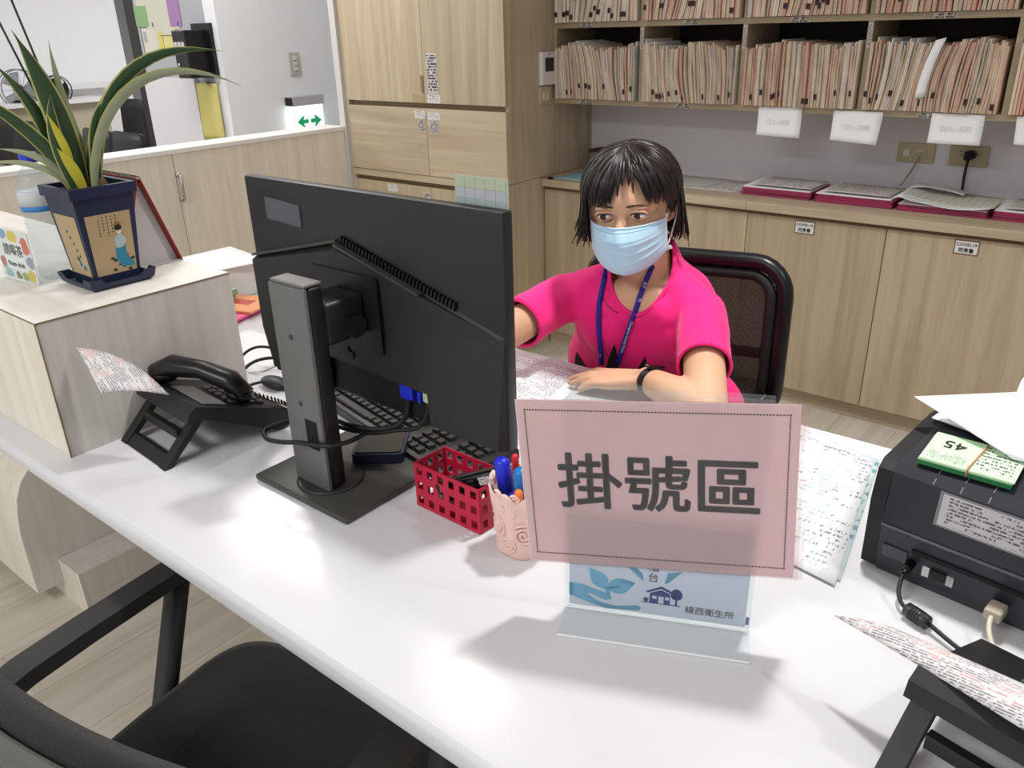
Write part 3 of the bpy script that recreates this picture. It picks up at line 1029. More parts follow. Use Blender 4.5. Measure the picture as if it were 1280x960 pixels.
# ---- red perforated basket
t = thing('basket', 'raspberry red plastic basket with square holes', 'basket', (-0.708, 0.735, DZ), rotz=math.radians(-1.5))
m_red = M('basket_red', (190, 24, 62), 0.38)
W_, D2_, H_ = 0.128, 0.062, 0.072
def grid_wall(L, H, nx, nz, t_=0.002, hole=0.44):
    """perforated wall in local x,z centred on x, made of bars"""
    mb = MB()
    px_, pz_ = L / nx, H / nz
    hx, hz = px_ * hole, pz_ * hole
    zs = [0]
    for j in range(nz + 1):
        za = max(0, j * pz_ - (pz_ - hz) / 2)
        zb = min(H, j * pz_ + (pz_ - hz) / 2)
        mb.box(-L / 2, L / 2, -t_ / 2, t_ / 2, za, zb)
    for j in range(nz):
        za, zb = j * pz_ + (pz_ - hz) / 2, (j + 1) * pz_ - (pz_ - hz) / 2
        for i in range(nx + 1):
            xa = max(-L / 2, -L / 2 + i * px_ - (px_ - hx) / 2)
            xb = min(L / 2, -L / 2 + i * px_ + (px_ - hx) / 2)
            mb.box(xa, xb, -t_ / 2, t_ / 2, za, zb)
    return mb
for sy in (-1, 1):
    MB().build
    w_ = grid_wall(W_, H_, 6, 3, hole=0.52)
    w_.xf(Matrix.Translation((0, sy * D2_ / 2, 0.001)))
    w_.build('long_wall', m_red, t, world=False)
for sx in (-1, 1):
    w_ = grid_wall(D2_ - 0.0022, H_, 3, 3, hole=0.52)
    w_.xf(Matrix.Translation((sx * W_ / 2 - sx * 0.001, 0, 0.001)) @ Matrix.Rotation(PI / 2, 4, 'Z'))
    w_.build('short_wall', m_red, t, world=False)
MB().box(-W_ / 2 + .001, W_ / 2 - .001, -D2_ / 2 + .001, D2_ / 2 - .001, 0.0, 0.0018).build('bottom', m_red, t, world=False)
# contents
t = thing('stapler', 'black stapler with a pale sticker lying in the red basket', 'stapler', (-0.675, 0.735, DZ + 0.03))
rs = Matrix.Rotation(0.42, 3, 'Z') @ Matrix.Rotation(-0.35, 3, 'Y')
sharp(MB().rbox(-0.058, 0.045, -0.010, 0.010, 0.010, 0.030, 0.005, 3).xf(Matrix.Translation((0, 0, 0.014)) @ rs.to_4x4()).build('arm', m_blackg, t, world=False))
MB().rbox(-0.050, 0.042, -0.009, 0.009, -0.002, 0.008, 0.003, 2).xf(Matrix.Translation((0, 0, 0.014)) @ rs.to_4x4()).build('base', m_black, t, world=False)
MB().box(0.012, 0.034, -0.0108, -0.0101, 0.014, 0.026).xf(Matrix.Translation((0, 0, 0.014)) @ rs.to_4x4()).build('sticker', m_print, t, world=False)
single(MB().rbox(-0.742, -0.716, 0.718, 0.742, DZ + 0.004, DZ + 0.050, 0.006, 3, Matrix.Rotation(0.5, 3, 'Y')), 'eraser', M('eraser_grey', (176, 178, 178), 0.6), 'light grey eraser block in the red basket', 'eraser')

# ---- pink rose pen holder
t = thing('pen_holder', 'pale pink pen holder with moulded rose relief', 'pen holder', (-0.583, 0.722, DZ))
m_pink = M('pen_pink', (236, 200, 190), 0.45)
prof = [(0.036, 0), (0.038, 0.004), (0.037, 0.02), (0.039, 0.05), (0.042, 0.08), (0.046, 0.098)]
NS = 48
vs, fs = [], []
rows_ = []
for (r, z) in prof:
    rows_.append((r, z, 0))
for (r, z) in [(0.043, 0.098), (0.039, 0.08), (0.036, 0.05), (0.034, 0.006), (0.002, 0.006)]:
    rows_.append((r, z, 1))
for r, z, ins in rows_:
    for k in range(NS):
        a = 2 * PI * k / NS
        sc = 1 + 0.05 * math.sin(8 * a) * (z / 0.1)
        zz = z + (0.006 * math.sin(8 * a + 0.6) if z > 0.09 else 0)
        q = 0.0 if ins else 0.0015 * math.sin(5 * a + z * 90)
        vs.append(((r * sc + q) * math.cos(a), (r * sc + q) * math.sin(a), zz))
for i in range(len(rows_) - 1):
    for k in range(NS):
        k2 = (k + 1) % NS
        fs.append((i * NS + k, i * NS + k2, (i + 1) * NS + k2, (i + 1) * NS + k))
fs.append(tuple(range(NS - 1, -1, -1)))
fs.append(tuple((len(rows_) - 1) * NS + k for k in range(NS)))
MB().add(vs, fs, True).build('cup', m_pink, t, world=False)
def spiral(a0, zc, s, turns=2.4):
    pts, n = [], 34
    for i in range(n):
        q = i / (n - 1)
        rr = s * (0.12 + 0.88 * q)
        th = turns * 2 * PI * q
        aa = a0 + rr * math.cos(th) / 0.040
        zz = zc + rr * math.sin(th)
        R_ = 0.0385 + 0.004 * max(0, zz - 0.03) / 0.07
        pts.append((R_ * math.cos(aa), R_ * math.sin(aa), zz))
    return pts
for a0, zc, s in ((-2.0, 0.045, 0.019), (-2.5, 0.083, 0.010), (-1.4, 0.075, 0.011), (-0.9, 0.04, 0.017), (-2.75, 0.028, 0.012), (-1.45, 0.02, 0.011), (0.6, 0.05, 0.018), (1.9, 0.05, 0.018), (3.0, 0.06, 0.014)):
    MB().tube(spiral(a0, zc, s), 0.0020, 6).build('rose_relief', m_pink, t, world=False)
for k in range(10):
    a = 2 * PI * k / 10 + 0.1
    MB().tube(spiral(a, 0.096, 0.0065, 1.4), 0.0022, 6).build('scroll_rim', m_pink, t, world=False)
def pen(dx, dy, tx, ty, L_, r, col, cap, label, fat=False):
    p = thing('marker' if fat else 'pen', label, 'marker' if fat else 'pen', (-0.583 + dx, 0.722 + dy, DZ + 0.0085), group='pens in the pink holder')
    d = Vector((tx, ty, 1)).normalized()
    MB().cyl((0, 0, 0), d * (L_ * 0.62), r, 14).build('barrel', col, p, world=False)
    MB().tube([d * (L_ * 0.621), d * (L_ * 0.96), d * L_], [r * 1.12, r * 1.12, r * 0.7], 14).build('cap', cap, p, world=False)
m_bl = M('marker_blue', (34, 44, 200), 0.35)
pen(-0.012, -0.008, -0.10, -0.05, 0.125, 0.0095, m_bl, m_bl, 'thick royal blue marker in the pink holder', True)
pen(0.008, -0.012, 0.02, -0.05, 0.122, 0.0085, M('marker_teal', (20, 130, 190), 0.4), M('marker_teal_cap', (24, 120, 196), 0.35), 'teal blue marker in the pink holder', True)
pen(-0.016, 0.014, -0.16, 0.10, 0.112, 0.0045, M('pen_red', (210, 44, 50), 0.4), MATS['pen_red'], 'slim pen with red end in the pink holder')
pen(-0.004, 0.018, -0.06, 0.12, 0.122, 0.0055, M('pen_lime', (196, 214, 50), 0.4), MATS['pen_lime'], 'lime green highlighter in the pink holder')
pen(0.010, -0.022, 0.10, -0.12, 0.102, 0.005, M('pen_orange', (244, 130, 60), 0.4), MATS['pen_orange'], 'orange pen in the pink holder')

# ---- bundle of clear bags / rubber bands between monitor and holder
t = thing('paper_clip_dish', 'clear plastic dish beside the pink pen holder', 'dish', (-0.655, 0.83, DZ))
MB().lathe([(0.024, 0), (0.03, 0.002), (0.036, 0.03), (0.034, 0.03), (0.028, 0.004), (0.002, 0.004)], 28).build('dish', acrylic('dish_clear', (225, 232, 236), 0.35, 0.1), t, world=False)
for k in range(5):
    pts = [(0.026 * math.cos(a * 2 * PI / 16), 0.026 * math.sin(a * 2 * PI / 16), 0.008 + k * 0.005 + 0.003 * math.sin(a + k)) for a in range(16)]
    MB().tube(pts, 0.0012, 5, closed=True).build('coil', M('coil_clear', (200, 206, 210), 0.3), t, world=False)

def embolden(o, d):
    """thicken flat lettering by laying shifted copies of its outline together"""
    bm = bmesh.new()
    for k, (dx, dz) in enumerate(((0, 0), (d, 0), (-d, 0), (0, d), (0, -d), (d * .7, d * .7), (-d * .7, -d * .7), (d * .7, -d * .7), (-d * .7, d * .7))):
        me2 = o.data.copy()
        me2.transform(Matrix.Translation((dx, 0.000004 * k, dz)))
        bm.from_mesh(me2)
        bpy.data.meshes.remove(me2)
    bm.to_mesh(o.data)
    bm.free()

# ---- acrylic stand with blue leaflet
SA = math.radians(24.8)
m_acr = acrylic('acrylic_clear', (251, 253, 253), 0.06, 0.04)
t = thing('sign_stand', 'clear acrylic upright stand holding a pale blue leaflet with house', 'sign stand', (-0.3655, 0.696, DZ), rotz=SA)
MB().rbox(-0.1085, 0.1085, -0.0032, -0.0010, 0.0, 0.297, 0.0008, 1).build('front_pane', m_acr, t, world=False)
MB().rbox(-0.1085, 0.1085, 0.0012, 0.0034, 0.0, 0.300, 0.0008, 1).build('back_pane', m_acr, t, world=False)
MB().rbox(-0.1085, 0.1085, -0.052, -0.0034, 0.0, 0.0022, 0.0008, 1).build('foot', m_acr, t, world=False)
MB().rbox(-0.1085, 0.1085, -0.0548, -0.0525, 0.0, 0.0030, 0.0008, 1).build('foot_edge', M('acrylic_edge', (236, 240, 240), 0.2), t, world=False)
MB().rbox(-0.1085, 0.1085, -0.0052, -0.0034, 0.0022, 0.0048, 0.0008, 1).build('fold_edge', MATS['acrylic_edge'], t, world=False)
m_leaf = translucent(M('leaflet_blue_white', (220, 226, 238), 0.6), 0.3)
lf = MB().box(-0.103, 0.103, -0.0007, 0.0007, 0.006, 0.150).build('leaflet', m_leaf, t, world=False)
m_ltb = M('leaflet_light_blue', (104, 170, 204), 0.6)
m_navy = M('leaflet_navy', (40, 46, 122), 0.6)
def flat(poly, mat, name, y=-0.0008, th=0.0002, par=None):
    return MB().prism(poly, 'Y', y - th, y).build(name, mat, par, world=False)
def leafp(cx, cz, L_, W2, ang):
    pts = []
    for i in range(13):
        q = i / 12
        pts.append((q * L_, W2 * math.sin(PI * q ** 0.8)))
    for i in range(11, 0, -1):
        q = i / 12
        pts.append((q * L_, -W2 * math.sin(PI * q ** 0.8)))
    ca, sa = math.cos(ang), math.sin(ang)
    return [(cx + a * ca - b * sa, cz + a * sa + b * ca) for a, b in pts]
def pxy(u, v):
    """leaflet artwork coordinates: u 0..1 across, v 0..1 up the visible strip"""
    return (-0.103 + 0.206 * u, 0.006 + 0.066 * v)
flat([pxy(*q) for q in ((0, .48), (0.08, .47), (.17, .38), (.24, .33), (.25, .23), (.22, .18), (.17, .22), (.12, .30), (.11, .26), (.18, .13), (.27, .08), (.40, .16), (.42, .12), (.41, .05), (.22, .0), (.12, .08), (0, .20))], m_ltb, 'hand_motif', par=lf)
flat(leafp(*pxy(.22, .44), 0.034, 0.010, math.radians(128)), m_ltb, 'leaf_motif', par=lf)
flat(leafp(*pxy(.22, .44), 0.036, 0.011, math.radians(22)), m_ltb, 'leaf_motif', par=lf)
flat([pxy(*q) for q in ((.20, .44), (.225, .30), (.24, .30), (.235, .44), (.30, .50), (.28, .53), (.22, .47))], m_ltb, 'stem_motif', par=lf)
flat([pxy(*q) for q in ((.33, .98), (.38, .98), (.42, .86), (.43, .70), (.39, .80))], m_ltb, 'leaf_motif', par=lf)
flat([pxy(*q) for q in ((.64, 1.0), (.56, .94), (.545, .70), (.57, .74), (.60, .86))], m_ltb, 'leaf_motif', par=lf)
flat([pxy(*q) for q in ((.44, .50), (.53, .64), (.60, .53), (.585, .51), (.53, .59), (.455, .475))], m_navy, 'house_roof', par=lf)
flat([pxy(*q) for q in ((.465, .47), (.53, .56), (.58, .50), (.58, .27), (.465, .27))], m_navy, 'house_wall', par=lf)
flat([pxy(*q) for q in ((.515, .42), (.545, .42), (.545, .27), (.515, .27))], m_leaf, 'house_door', -0.0010, par=lf)
flat([pxy(*q) for q in ((.48, .42), (.505, .42), (.505, .36), (.48, .36))], m_leaf, 'house_window', -0.0010, par=lf)
flat([pxy(*q) for q in ((.553, .42), (.575, .42), (.575, .36), (.553, .36))], m_leaf, 'house_window', -0.0010, par=lf)
flat([pxy(*q) for q in ((.42, .27), (.64, .27), (.64, .25), (.42, .25))], m_navy, 'ground_line', par=lf)
flat([pxy(.615 + .033 * math.cos(a * PI / 8), .48 + .125 * math.sin(a * PI / 8) * (1.15 if a < 8 else .8)) for a in range(16)], m_navy, 'tree_motif', par=lf)
flat([pxy(*q) for q in ((.61, .40), (.62, .40), (.622, .27), (.608, .27))], m_navy, 'tree_trunk', par=lf)
flat([pxy(.445 + .015 * math.cos(a * PI / 4), .32 + .05 * math.sin(a * PI / 4)) for a in range(8)], m_navy, 'bush_motif', par=lf)
text('櫃', 0.0135, Matrix.Translation((-0.004, -0.001, 0.0735)) @ RX, m_inkg, lf)
text('台', 0.0135, Matrix.Translation((-0.004, -0.001, 0.0585)) @ RX, m_inkg, lf)
text('線西衛生所', 0.0112, Matrix.Translation((0.062, -0.001, 0.0195)) @ RX, m_inkg, lf)
MB().box(0.1034, 0.107, -0.0008, 0.0008, 0.010, 0.020).build('purple_mark', M('purple_mark', (92, 80, 160), 0.6), lf, world=False)

# ---- pink sign in a clear pocket, fixed in front of the stand
t = thing('counter_sign', 'pink laminated counter sign with three large black Chinese characters', 'sign', (-0.3655, 0.696, DZ + 0.07), rotz=SA)
m_pinkp = translucent(M('sign_pink', (246, 231, 232), 0.55, var=0.03, vscale=20), 0.6)
def sgn(x, z):
    """the sheet hangs slightly turned in its pocket"""
    a = math.radians(3.9)
    return (x * math.cos(a) - z * math.sin(a), x * math.sin(a) + z * math.cos(a))
ox, oz = -0.008, 0.1115
SC_ = [(-0.1485, -0.105), (0.1485, -0.105), (0.1485, 0.105), (-0.1485, 0.105)]
pg = MB().prism([(sgn(*p)[0] + ox, sgn(*p)[1] + oz) for p in SC_], 'Y', -0.0062, -0.0056).build('sheet', m_pinkp, t, world=False)
MB().prism([(sgn(p[0] * 1.012 + 0.003, p[1] * 1.015)[0] + ox, sgn(p[0] * 1.012, p[1] * 1.015)[1] + oz) for p in SC_], 'Y', -0.0070, -0.0066).build('pocket_front', acrylic('pocket_clear', (250, 246, 246), 0.05, 0.12), t, world=False)
MB().prism([(sgn(p[0] * 1.012 + 0.008, p[1] * 1.015)[0] + ox, sgn(p[0] * 1.012, p[1] * 1.015)[1] + oz) for p in SC_], 'Y', -0.0052, -0.0048).build('pocket_back', MATS['pocket_clear'], t, world=False)
Ms = Matrix.Translation((ox, -0.0064, oz)) @ RX @ Matrix.Rotation(math.radians(3.9), 4, 'Z')
m_char = M('sign_ink', (40, 36, 38), 0.5)
for k, chh in enumerate('掛號區'):
    o = text(chh, 0.074, Ms @ Matrix.Translation((-0.071 + k * 0.0745, 0.0005, 0)), m_char, pg, name='character')
    embolden(o, 0.0014)
# dotted frame
dot = MB().box(-0.00095, 0.00095, -0.0004, 0, -0.0006, 0.0006).mesh('dot_h', M('dot_maroon', (70, 34, 44), 0.6))
dotv = MB().box(-0.0006, 0.0006, -0.0004, 0, -0.00095, 0.00095).mesh('dot_v', MATS['dot_maroon'])
fr_ = MB()
Lx, Lz = 0.1385, 0.093
npx, npz = 86, 58
for i in range(npx + 1):
    x = -Lx + 2 * Lx * i / npx
    for zz in (-Lz, Lz):
        p = sgn(x, zz)
        fr_.box(p[0] + ox - .00105, p[0] + ox + .00105, -0.0066, -0.0063, p[1] + oz - .0007, p[1] + oz + .0007)
for i in range(npz + 1):
    zz = -Lz + 2 * Lz * i / npz
    for x in (-Lx, Lx):
        p = sgn(x, zz)
        fr_.box(p[0] + ox - .0007, p[0] + ox + .0007, -0.0066, -0.0063, p[1] + oz - .00105, p[1] + oz + .00105)
o = fr_.build('dotted_frame', MATS['dot_maroon'], pg, world=False)
o['kind'] = 'stuff'

# ---- things on the riser: pot, bottle, card stand, desk calendar
RZ = 0.9904
t = thing('orchid_pot', 'leafy orchid in a square navy pot with painted panels and saucer', 'potted plant', (-1.4935, 0.6505, RZ))
m_navyp = M('pot_navy', (30, 38, 66), 0.45)
def frustum(mb, a, za, b, zb):
    vs = [(-a, -a, za), (a, -a, za), (a, a, za), (-a, a, za), (-b, -b, zb), (b, -b, zb), (b, b, zb), (-b, b, zb)]
    return mb.add(vs, [(3, 2, 1, 0), (4, 5, 6, 7), (0, 1, 5, 4), (1, 2, 6, 5), (2, 3, 7, 6), (3, 0, 4, 7)])
sc_ = MB()
frustum(sc_, 0.052, 0.0, 0.058, 0.006)
sc_.build('saucer_floor', m_navyp, t, world=False)
for a in range(4):
    rim_ = MB().add([(-0.058, -0.058, 0.006), (0.058, -0.058, 0.006), (0.062, -0.062, 0.022), (0.040, -0.062, 0.022), (0.032, -0.060, 0.013), (-0.032, -0.060, 0.013), (-0.040, -0.062, 0.022), (-0.062, -0.062, 0.022),
                     (-0.056, -0.056, 0.006), (0.056, -0.056, 0.006), (0.060, -0.060, 0.022), (0.040, -0.060, 0.022), (0.032, -0.058, 0.013), (-0.032, -0.058, 0.013), (-0.040, -0.060, 0.022), (-0.060, -0.060, 0.022)],
                    [(0, 1, 2, 3, 4, 5, 6, 7), (15, 14, 13, 12, 11, 10, 9, 8)] + [(i + 8, (i + 1) % 8 + 8, (i + 1) % 8, i) for i in range(8)])
    rim_.xf(Matrix.Rotation(a * PI / 2, 4, 'Z')).build('saucer_rim', m_navyp, t, world=False)
pb_ = MB()
frustum(pb_, 0.041, 0.0065, 0.0525, 0.150)
frustum(pb_, 0.0525, 0.150, 0.0535, 0.160)
body = pb_.build('pot_body', m_navyp, t, world=False)
rm = MB()
for a in range(4):
    q = MB().box(-0.0585, 0.0499, -0.0585, -0.0500, 0.160, 0.178)
    q.xf(Matrix.Rotation(a * PI / 2, 4, 'Z'))
    q.build('pot_rim', m_navyp, t, world=False)
MB().box(-0.0498, 0.0498, -0.0498, 0.0498, 0.1601, 0.168).build('soil', M('soil', (52, 40, 32), 0.95, bump=1.0, bscale=90, var=0.4, vscale=90), t, world=False)
for k in range(26):
    a, r = random.uniform(0, 6.28), random.uniform(0.01, 0.042)
    MB().ell((r * math.cos(a), r * math.sin(a), 0.169), (random.uniform(.003, .008), random.uniform(.003, .007), random.uniform(.003, .006)), 7, 5).build('bark_chip', M('bark', (84, 60, 44), 0.9, var=0.3, vscale=60), t, world=False)
m_panel = M('panel_tan', (178, 156, 118), 0.55, var=0.05, vscale=20)
tiltp = math.atan2(0.0525 - 0.041, 0.1435)
def face(a):
    """matrix for a pot side: local x across, y up, z out"""
    return Matrix.Rotation(a, 4, 'Z') @ Matrix.Translation((0, -0.0465, 0.078)) @ Matrix.Rotation(PI / 2 + tiltp, 4, 'X')
def facepoly(a, poly, mat, name, z=0.0008, par=None):
    mb = MB().prism(poly, 'Z', z - 0.0005, z)
    return mb.xf(face(a)).build(name, mat, par, world=False)
m_hair = M('figure_black', (28, 24, 24), 0.6)
m_robe = M('figure_teal', (44, 132, 160), 0.6)
m_skinp = M('figure_skin', (226, 206, 180), 0.6)
m_robe2 = M('figure_pale_robe', (170, 190, 190), 0.6)
m_leafp = M('figure_leaf', (34, 62, 40), 0.6)
m_flow = M('figure_flower', (150, 50, 44), 0.6)
for fi, a in enumerate((PI / 2, 0, PI, -PI / 2)):
    pn = facepoly(a, [(-0.036, -0.056), (0.036, -0.056), (0.040, 0.052), (-0.040, 0.052)], m_panel, 'painted_panel', 0.0010, t)
    if fi > 1:
        continue
    s_ = 1.0 if fi == 0 else 0.9
    def fp(pts, mat, nm, z=0.0014, pn=pn, a=a, s_=s_):
        facepoly(a, [(x * s_, y * s_) for x, y in pts], mat, nm, z, pn)
    if fi == 0:
        fp([(.016, .012), (.004, -.012), (.002, -.030), (.010, -.046), (.030, -.048), (.034, -.044), (.022, -.028), (.022, -.010), (.024, .004), (.021, .012)], m_robe, 'robe_motif')
        fp([(.010, .012), (.004, .004), (.005, -.010), (.010, -.012), (.018, -.010), (.024, -.004), (.025, .004), (.019, .012)], m_robe2, 'sleeve_motif', 0.0017)
        fp([(.0145 + .0045 * math.cos(k * PI / 6), .0185 + .006 * math.sin(k * PI / 6)) for k in range(12)], m_skinp, 'face_motif', 0.0017)
        fp([(.014 + .0065 * math.cos(k * PI / 6), .025 + .0055 * math.sin(k * PI / 6)) for k in range(12)], m_hair, 'hair_motif', 0.0019)
        fp([(.006, .0295), (.013, .035), (.022, .033), (.018, .0305)], M('figure_gold', (150, 106, 50), 0.6), 'headdress_motif', 0.0021)
        for k in range(16):
            x, y = random.uniform(-.006, .034), random.uniform(-.053, -.022)
            fp([(x + .004 * math.cos(j * 1.256), y + .003 * math.sin(j * 1.256)) for j in range(5)], m_flow if k % 5 == 0 else m_leafp, 'foliage_motif', 0.0013)
        for c_ in range(5):
            for r_ in range(5 + (c_ % 3)):
                x, y = .012 - c_ * .0075, .045 - r_ * .0055 - (.004 if c_ == 4 else 0)
                fp([(x - .0011, y), (x + .0011, y + .0004), (x + .0008, y + .0028), (x - .0008, y + .0024)], m_ink, 'script_motif', 0.0013)
    else:
        for k in range(5):
            x, y = -.008 + k * .006, .022 - k * .012
            fp([(x - .003, y), (x + .003, y + .001), (x + .002, y + .007), (x - .001, y + .006)], m_ink, 'script_motif', 0.0013)
        for k in range(10):
            x, y = random.uniform(.0, .03), random.uniform(-.055, -.025)
            fp([(x + .004 * math.cos(j * 1.256), y + .005 * math.sin(j * 1.256)) for j in range(5)], [m_robe, m_ink, m_robe2][k % 3], 'foliage_motif', 0.0013)

# leaves, each its own part: control points in world coordinates
m_lf = M('leaf_green', (46, 72, 40), 0.45, var=0.2, vscale=25)
m_lf2 = M('leaf_edge_yellow', (168, 166, 96), 0.5)
m_lf3 = M('leaf_yellow', (186, 178, 52), 0.5)
m_lf4 = M('leaf_pale', (150, 160, 130), 0.5)
def bez(P, n):
    out = []
    P = [Vector(p) for p in P]
    for i in range(n + 1):
        u = i / n
        q = P[:]
        while len(q) > 1:
            q = [q[k].lerp(q[k + 1], u) for k in range(len(q) - 1)]
        out.append(q[0])
    return out
CAMP = Vector((0, 0, 1.4))
def leaf(P, w_, mat, twist=0.0, name='leaf', edge=True):
    pts = bez(P, 14)
    vs, fs, mi = [], [], []
    n = len(pts)
    for i, p in enumerate(pts):
        u = i / (n - 1)
        tg = (pts[min(i + 1, n - 1)] - pts[max(i - 1, 0)]).normalized()
        view = (p - CAMP).normalized()
        sd = tg.cross(view).normalized()
        sd = Matrix.Rotation(twist, 3, tg) @ sd
        nm = sd.cross(tg).normalized()
        ww = w_ * (0.45 + 0.9 * math.sin(PI * min(1, u * 1.02 + 0.05)) ** 0.6) * (1 - u ** 5) * 0.62
        for k, c in ((-1, 0.22), (-0.82, 0.12), (0, -0.1), (0.82, 0.12), (1, 0.22)):
            vs.append(p + sd * ww * k + nm * (c * ww))
        for k, c in ((-1, 0.22), (-0.82, 0.12), (0, -0.1), (0.82, 0.12), (1, 0.22)):
            vs.append(p + sd * ww * k + nm * (c * ww - 0.0006))
    mb = MB()
    for i in range(n - 1):
        a, b = i * 10, i * 10 + 10
        for k in range(4):
            fs.append((a + k, a + k + 1, b + k + 1, b + k))
            mi.append(1 if k in (0, 3) else 0)
            fs.append((a + 5 + k + 1, a + 5 + k, b + 5 + k, b + 5 + k + 1))
            mi.append(1 if k in (0, 3) else 0)
    mb.add(vs, fs, True)
    mb.mi = mi
    mb.build(name, [mat, m_lf2 if edge else mat], t)
CX, CY = -1.4935, 0.6505
B0 = Vector((CX, CY, RZ + 0.165))
def W3(dx, dy, dz):
    return B0 + Vector((dx, dy, dz))
# directions: image right is about (0.78, 0.63), image left the opposite
IR = Vector((0.36, 0.93, 0)).normalized()
def L2(r, z, out=0.0):
    """r = image-right offset (m), z = up, out = towards the camera"""
    return B0 + IR * r + Vector((0.93, -0.36, 0)) * out + Vector((0, 0, z))
leaf([L2(-.008, 0), L2(-.012, .09), L2(-.022, .17), L2(-.056, .262)], 0.025, m_lf, 0.1)
leaf([L2(.012, 0, .01), L2(.025, .12, .01), L2(.09, .225, .02), L2(.17, .232, .03), L2(.262, .218, .03)], 0.014, m_lf, 0.3)
leaf([L2(.010, 0, .02), L2(.025, .11, .02), L2(.09, .21, .03), L2(.19, .21, .04), L2(.283, .158, .05)], 0.012, m_lf4, 0.5)
leaf([L2(.016, 0), L2(.022, .08), L2(.05, .14), L2(.115, .168)], 0.014, m_lf, -0.2)
leaf([L2(.006, 0, -.01), L2(.02, .09, -.01), L2(.06, .16, -.02), L2(.10, .185, -.02)], 0.012, m_lf, 0.0)
leaf([L2(-.02, 0), L2(-.032, .07), L2(-.08, .13), L2(-.165, .195)], 0.015, m_lf, -0.3)
leaf([L2(-.018, 0, .01), L2(-.034, .07, .01), L2(-.034, .12, .01), L2(-.022, .165, .01)], 0.014, m_lf, 0.0)
leaf([L2(-.024, 0, -.01), L2(-.035, .10, -.01), L2(-.045, .15, -.01), L2(-.098, .218, -.01)], 0.017, m_lf, 0.6)
leaf([L2(-.026, 0), L2(-.03, .03), L2(-.07, .07), L2(-.165, .058)], 0.007, m_lf4, 0.2)
leaf([L2(-.022, 0), L2(-.03, .05), L2(-.07, .075), L2(-.125, .082)], 0.008, m_lf4, 0.2)
leaf([L2(-.006, 0, .025), L2(-.012, .035, .03), L2(-.022, .06, .03), L2(-.034, .078, .03)], 0.011, m_lf3, 0.0, edge=False)
leaf([L2(-.016, .05, .02), L2(-.020, .08, .02), L2(-.026, .1, .02), L2(-.036, .135, .02)], 0.008, m_lf3, 0.0, edge=False)
leaf([L2(.02, 0, -.02), L2(.0, .1, -.02), L2(-.01, .18, -.02), L2(-.006, .245, -.02)], 0.009, m_lf4, 0.4)
leaf([L2(.018, 0, .015), L2(.022, .07, .015), L2(.03, .12, .015), L2(.055, .15, .015)], 0.012, m_lf, 0.3)
for a, b in (((-.004, .0), (-.085, .335)), ((.004, 0), (-.045, .305))):
    MB().tube([L2(a[0], a[1], -.015), L2(b[0], b[1], -.015)], 0.0018, 6).build('support_stick', m_black, t)
for k in range(5):
    MB().ell(L2(-.02 + k * .011, .006, .012 * math.sin(k * 2)), (.009, .009, .016), 10, 8).build('bulb', M('bulb_brown', (96, 74, 44), 0.8, var=0.25, vscale=50), t)

# bottle
t = thing('water_bottle', 'clear plastic water bottle with blue cap and blue-white label', 'bottle', (-1.612, 0.612, RZ))
m_pet = acrylic('bottle_clear', (244, 248, 250), 0.15, 0.06)
pf_ = [(0.026, 0), (0.031, 0.004), (0.032, 0.012)]
z = 0.012
while z < 0.115:
    pf_ += [(0.0325, z + 0.003), (0.0308, z + 0.0055), (0.0325, z + 0.008)]
    z += 0.009
pf_ += [(0.033, 0.124), (0.033, 0.160), (0.032, 0.168), (0.027, 0.185), (0.018, 0.198), (0.0135, 0.204), (0.0135, 0.210)]
MB().lathe(pf_, 32).build('body', m_pet, t, world=False)
MB().lathe([(0.0148, 0.2105), (0.0152, 0.212), (0.0152, 0.224), (0.014, 0.2265), (0.002, 0.2265)], 28).build('cap', M('cap_blue', (40, 60, 190), 0.4), t, world=False)
MB().lathe([(0.0335, 0.126), (0.0337, 0.134), (0.0337, 0.135)], 32).build('label_band', M('band_blue', (70, 140, 210), 0.4), t, world=False)
MB().lathe([(0.0334, 0.1355), (0.0334, 0.160), (0.0333, 0.1605)], 32).build('label', acrylic('label_white_film', (232, 236, 240), 0.75, 0.3), t, world=False)

# card stand
t = thing('card_stand', 'small acrylic stand with colourful offer-to-drink card beside the bottle', 'card stand', (-1.635, 0.556, RZ), rotz=math.radians(4))
MB().rbox(-0.068, 0.068, -0.0035, -0.0020, 0, 0.100, 0.0006, 1).build('front_pane', m_acr, t, world=False)
MB().rbox(-0.068, 0.068, 0.0020, 0.0035, 0, 0.100, 0.0006, 1).build('back_pane', m_acr, t, world=False)
cd = MB().box(-0.064, 0.064, -0.0008, 0.0008, 0.003, 0.095).build('card', M('card_white', (232, 232, 226), 0.6), t, world=False)
bl = [((-.05, .03), .012, (190, 110, 90)), ((-.058, .075), .010, (120, 140, 110)), ((-.03, .088), .012, (120, 160, 190)), ((.005, .086), .016, (226, 200, 60)), ((.045, .07), .016, (214, 90, 60)), ((.052, .04), .012, (140, 150, 170)),
      ((.045, .012), .014, (220, 190, 60)), ((.02, .008), .011, (150, 170, 80)), ((-.005, .008), .010, (130, 120, 90)), ((-.04, .012), .014, (150, 190, 190))]
for k, ((x, z), r, c) in enumerate(bl):
    pts = [(max(-.0635, min(.0635, x + r * (1 + .2 * math.sin(3 * a + k)) * math.cos(a))), max(.0035, min(.0945, z + r * math.sin(a)))) for a in [j * PI / 8 for j in range(16)]]
    flat(pts, M('blob_%d' % k, c, 0.6), 'watercolour_blob', -0.0009 - k * 0.00001, 0.0001, cd)
flat([(-.040, .020), (.036, .020), (.036, .074), (-.040, .074)], M('card_field', (240, 240, 236), 0.6), 'text_field', -0.0012, 0.0001, cd)
text('請喝茶', 0.024, Matrix.Translation((-0.002, -0.0015, 0.056)) @ RX, m_ink, cd, bold=0.0003)
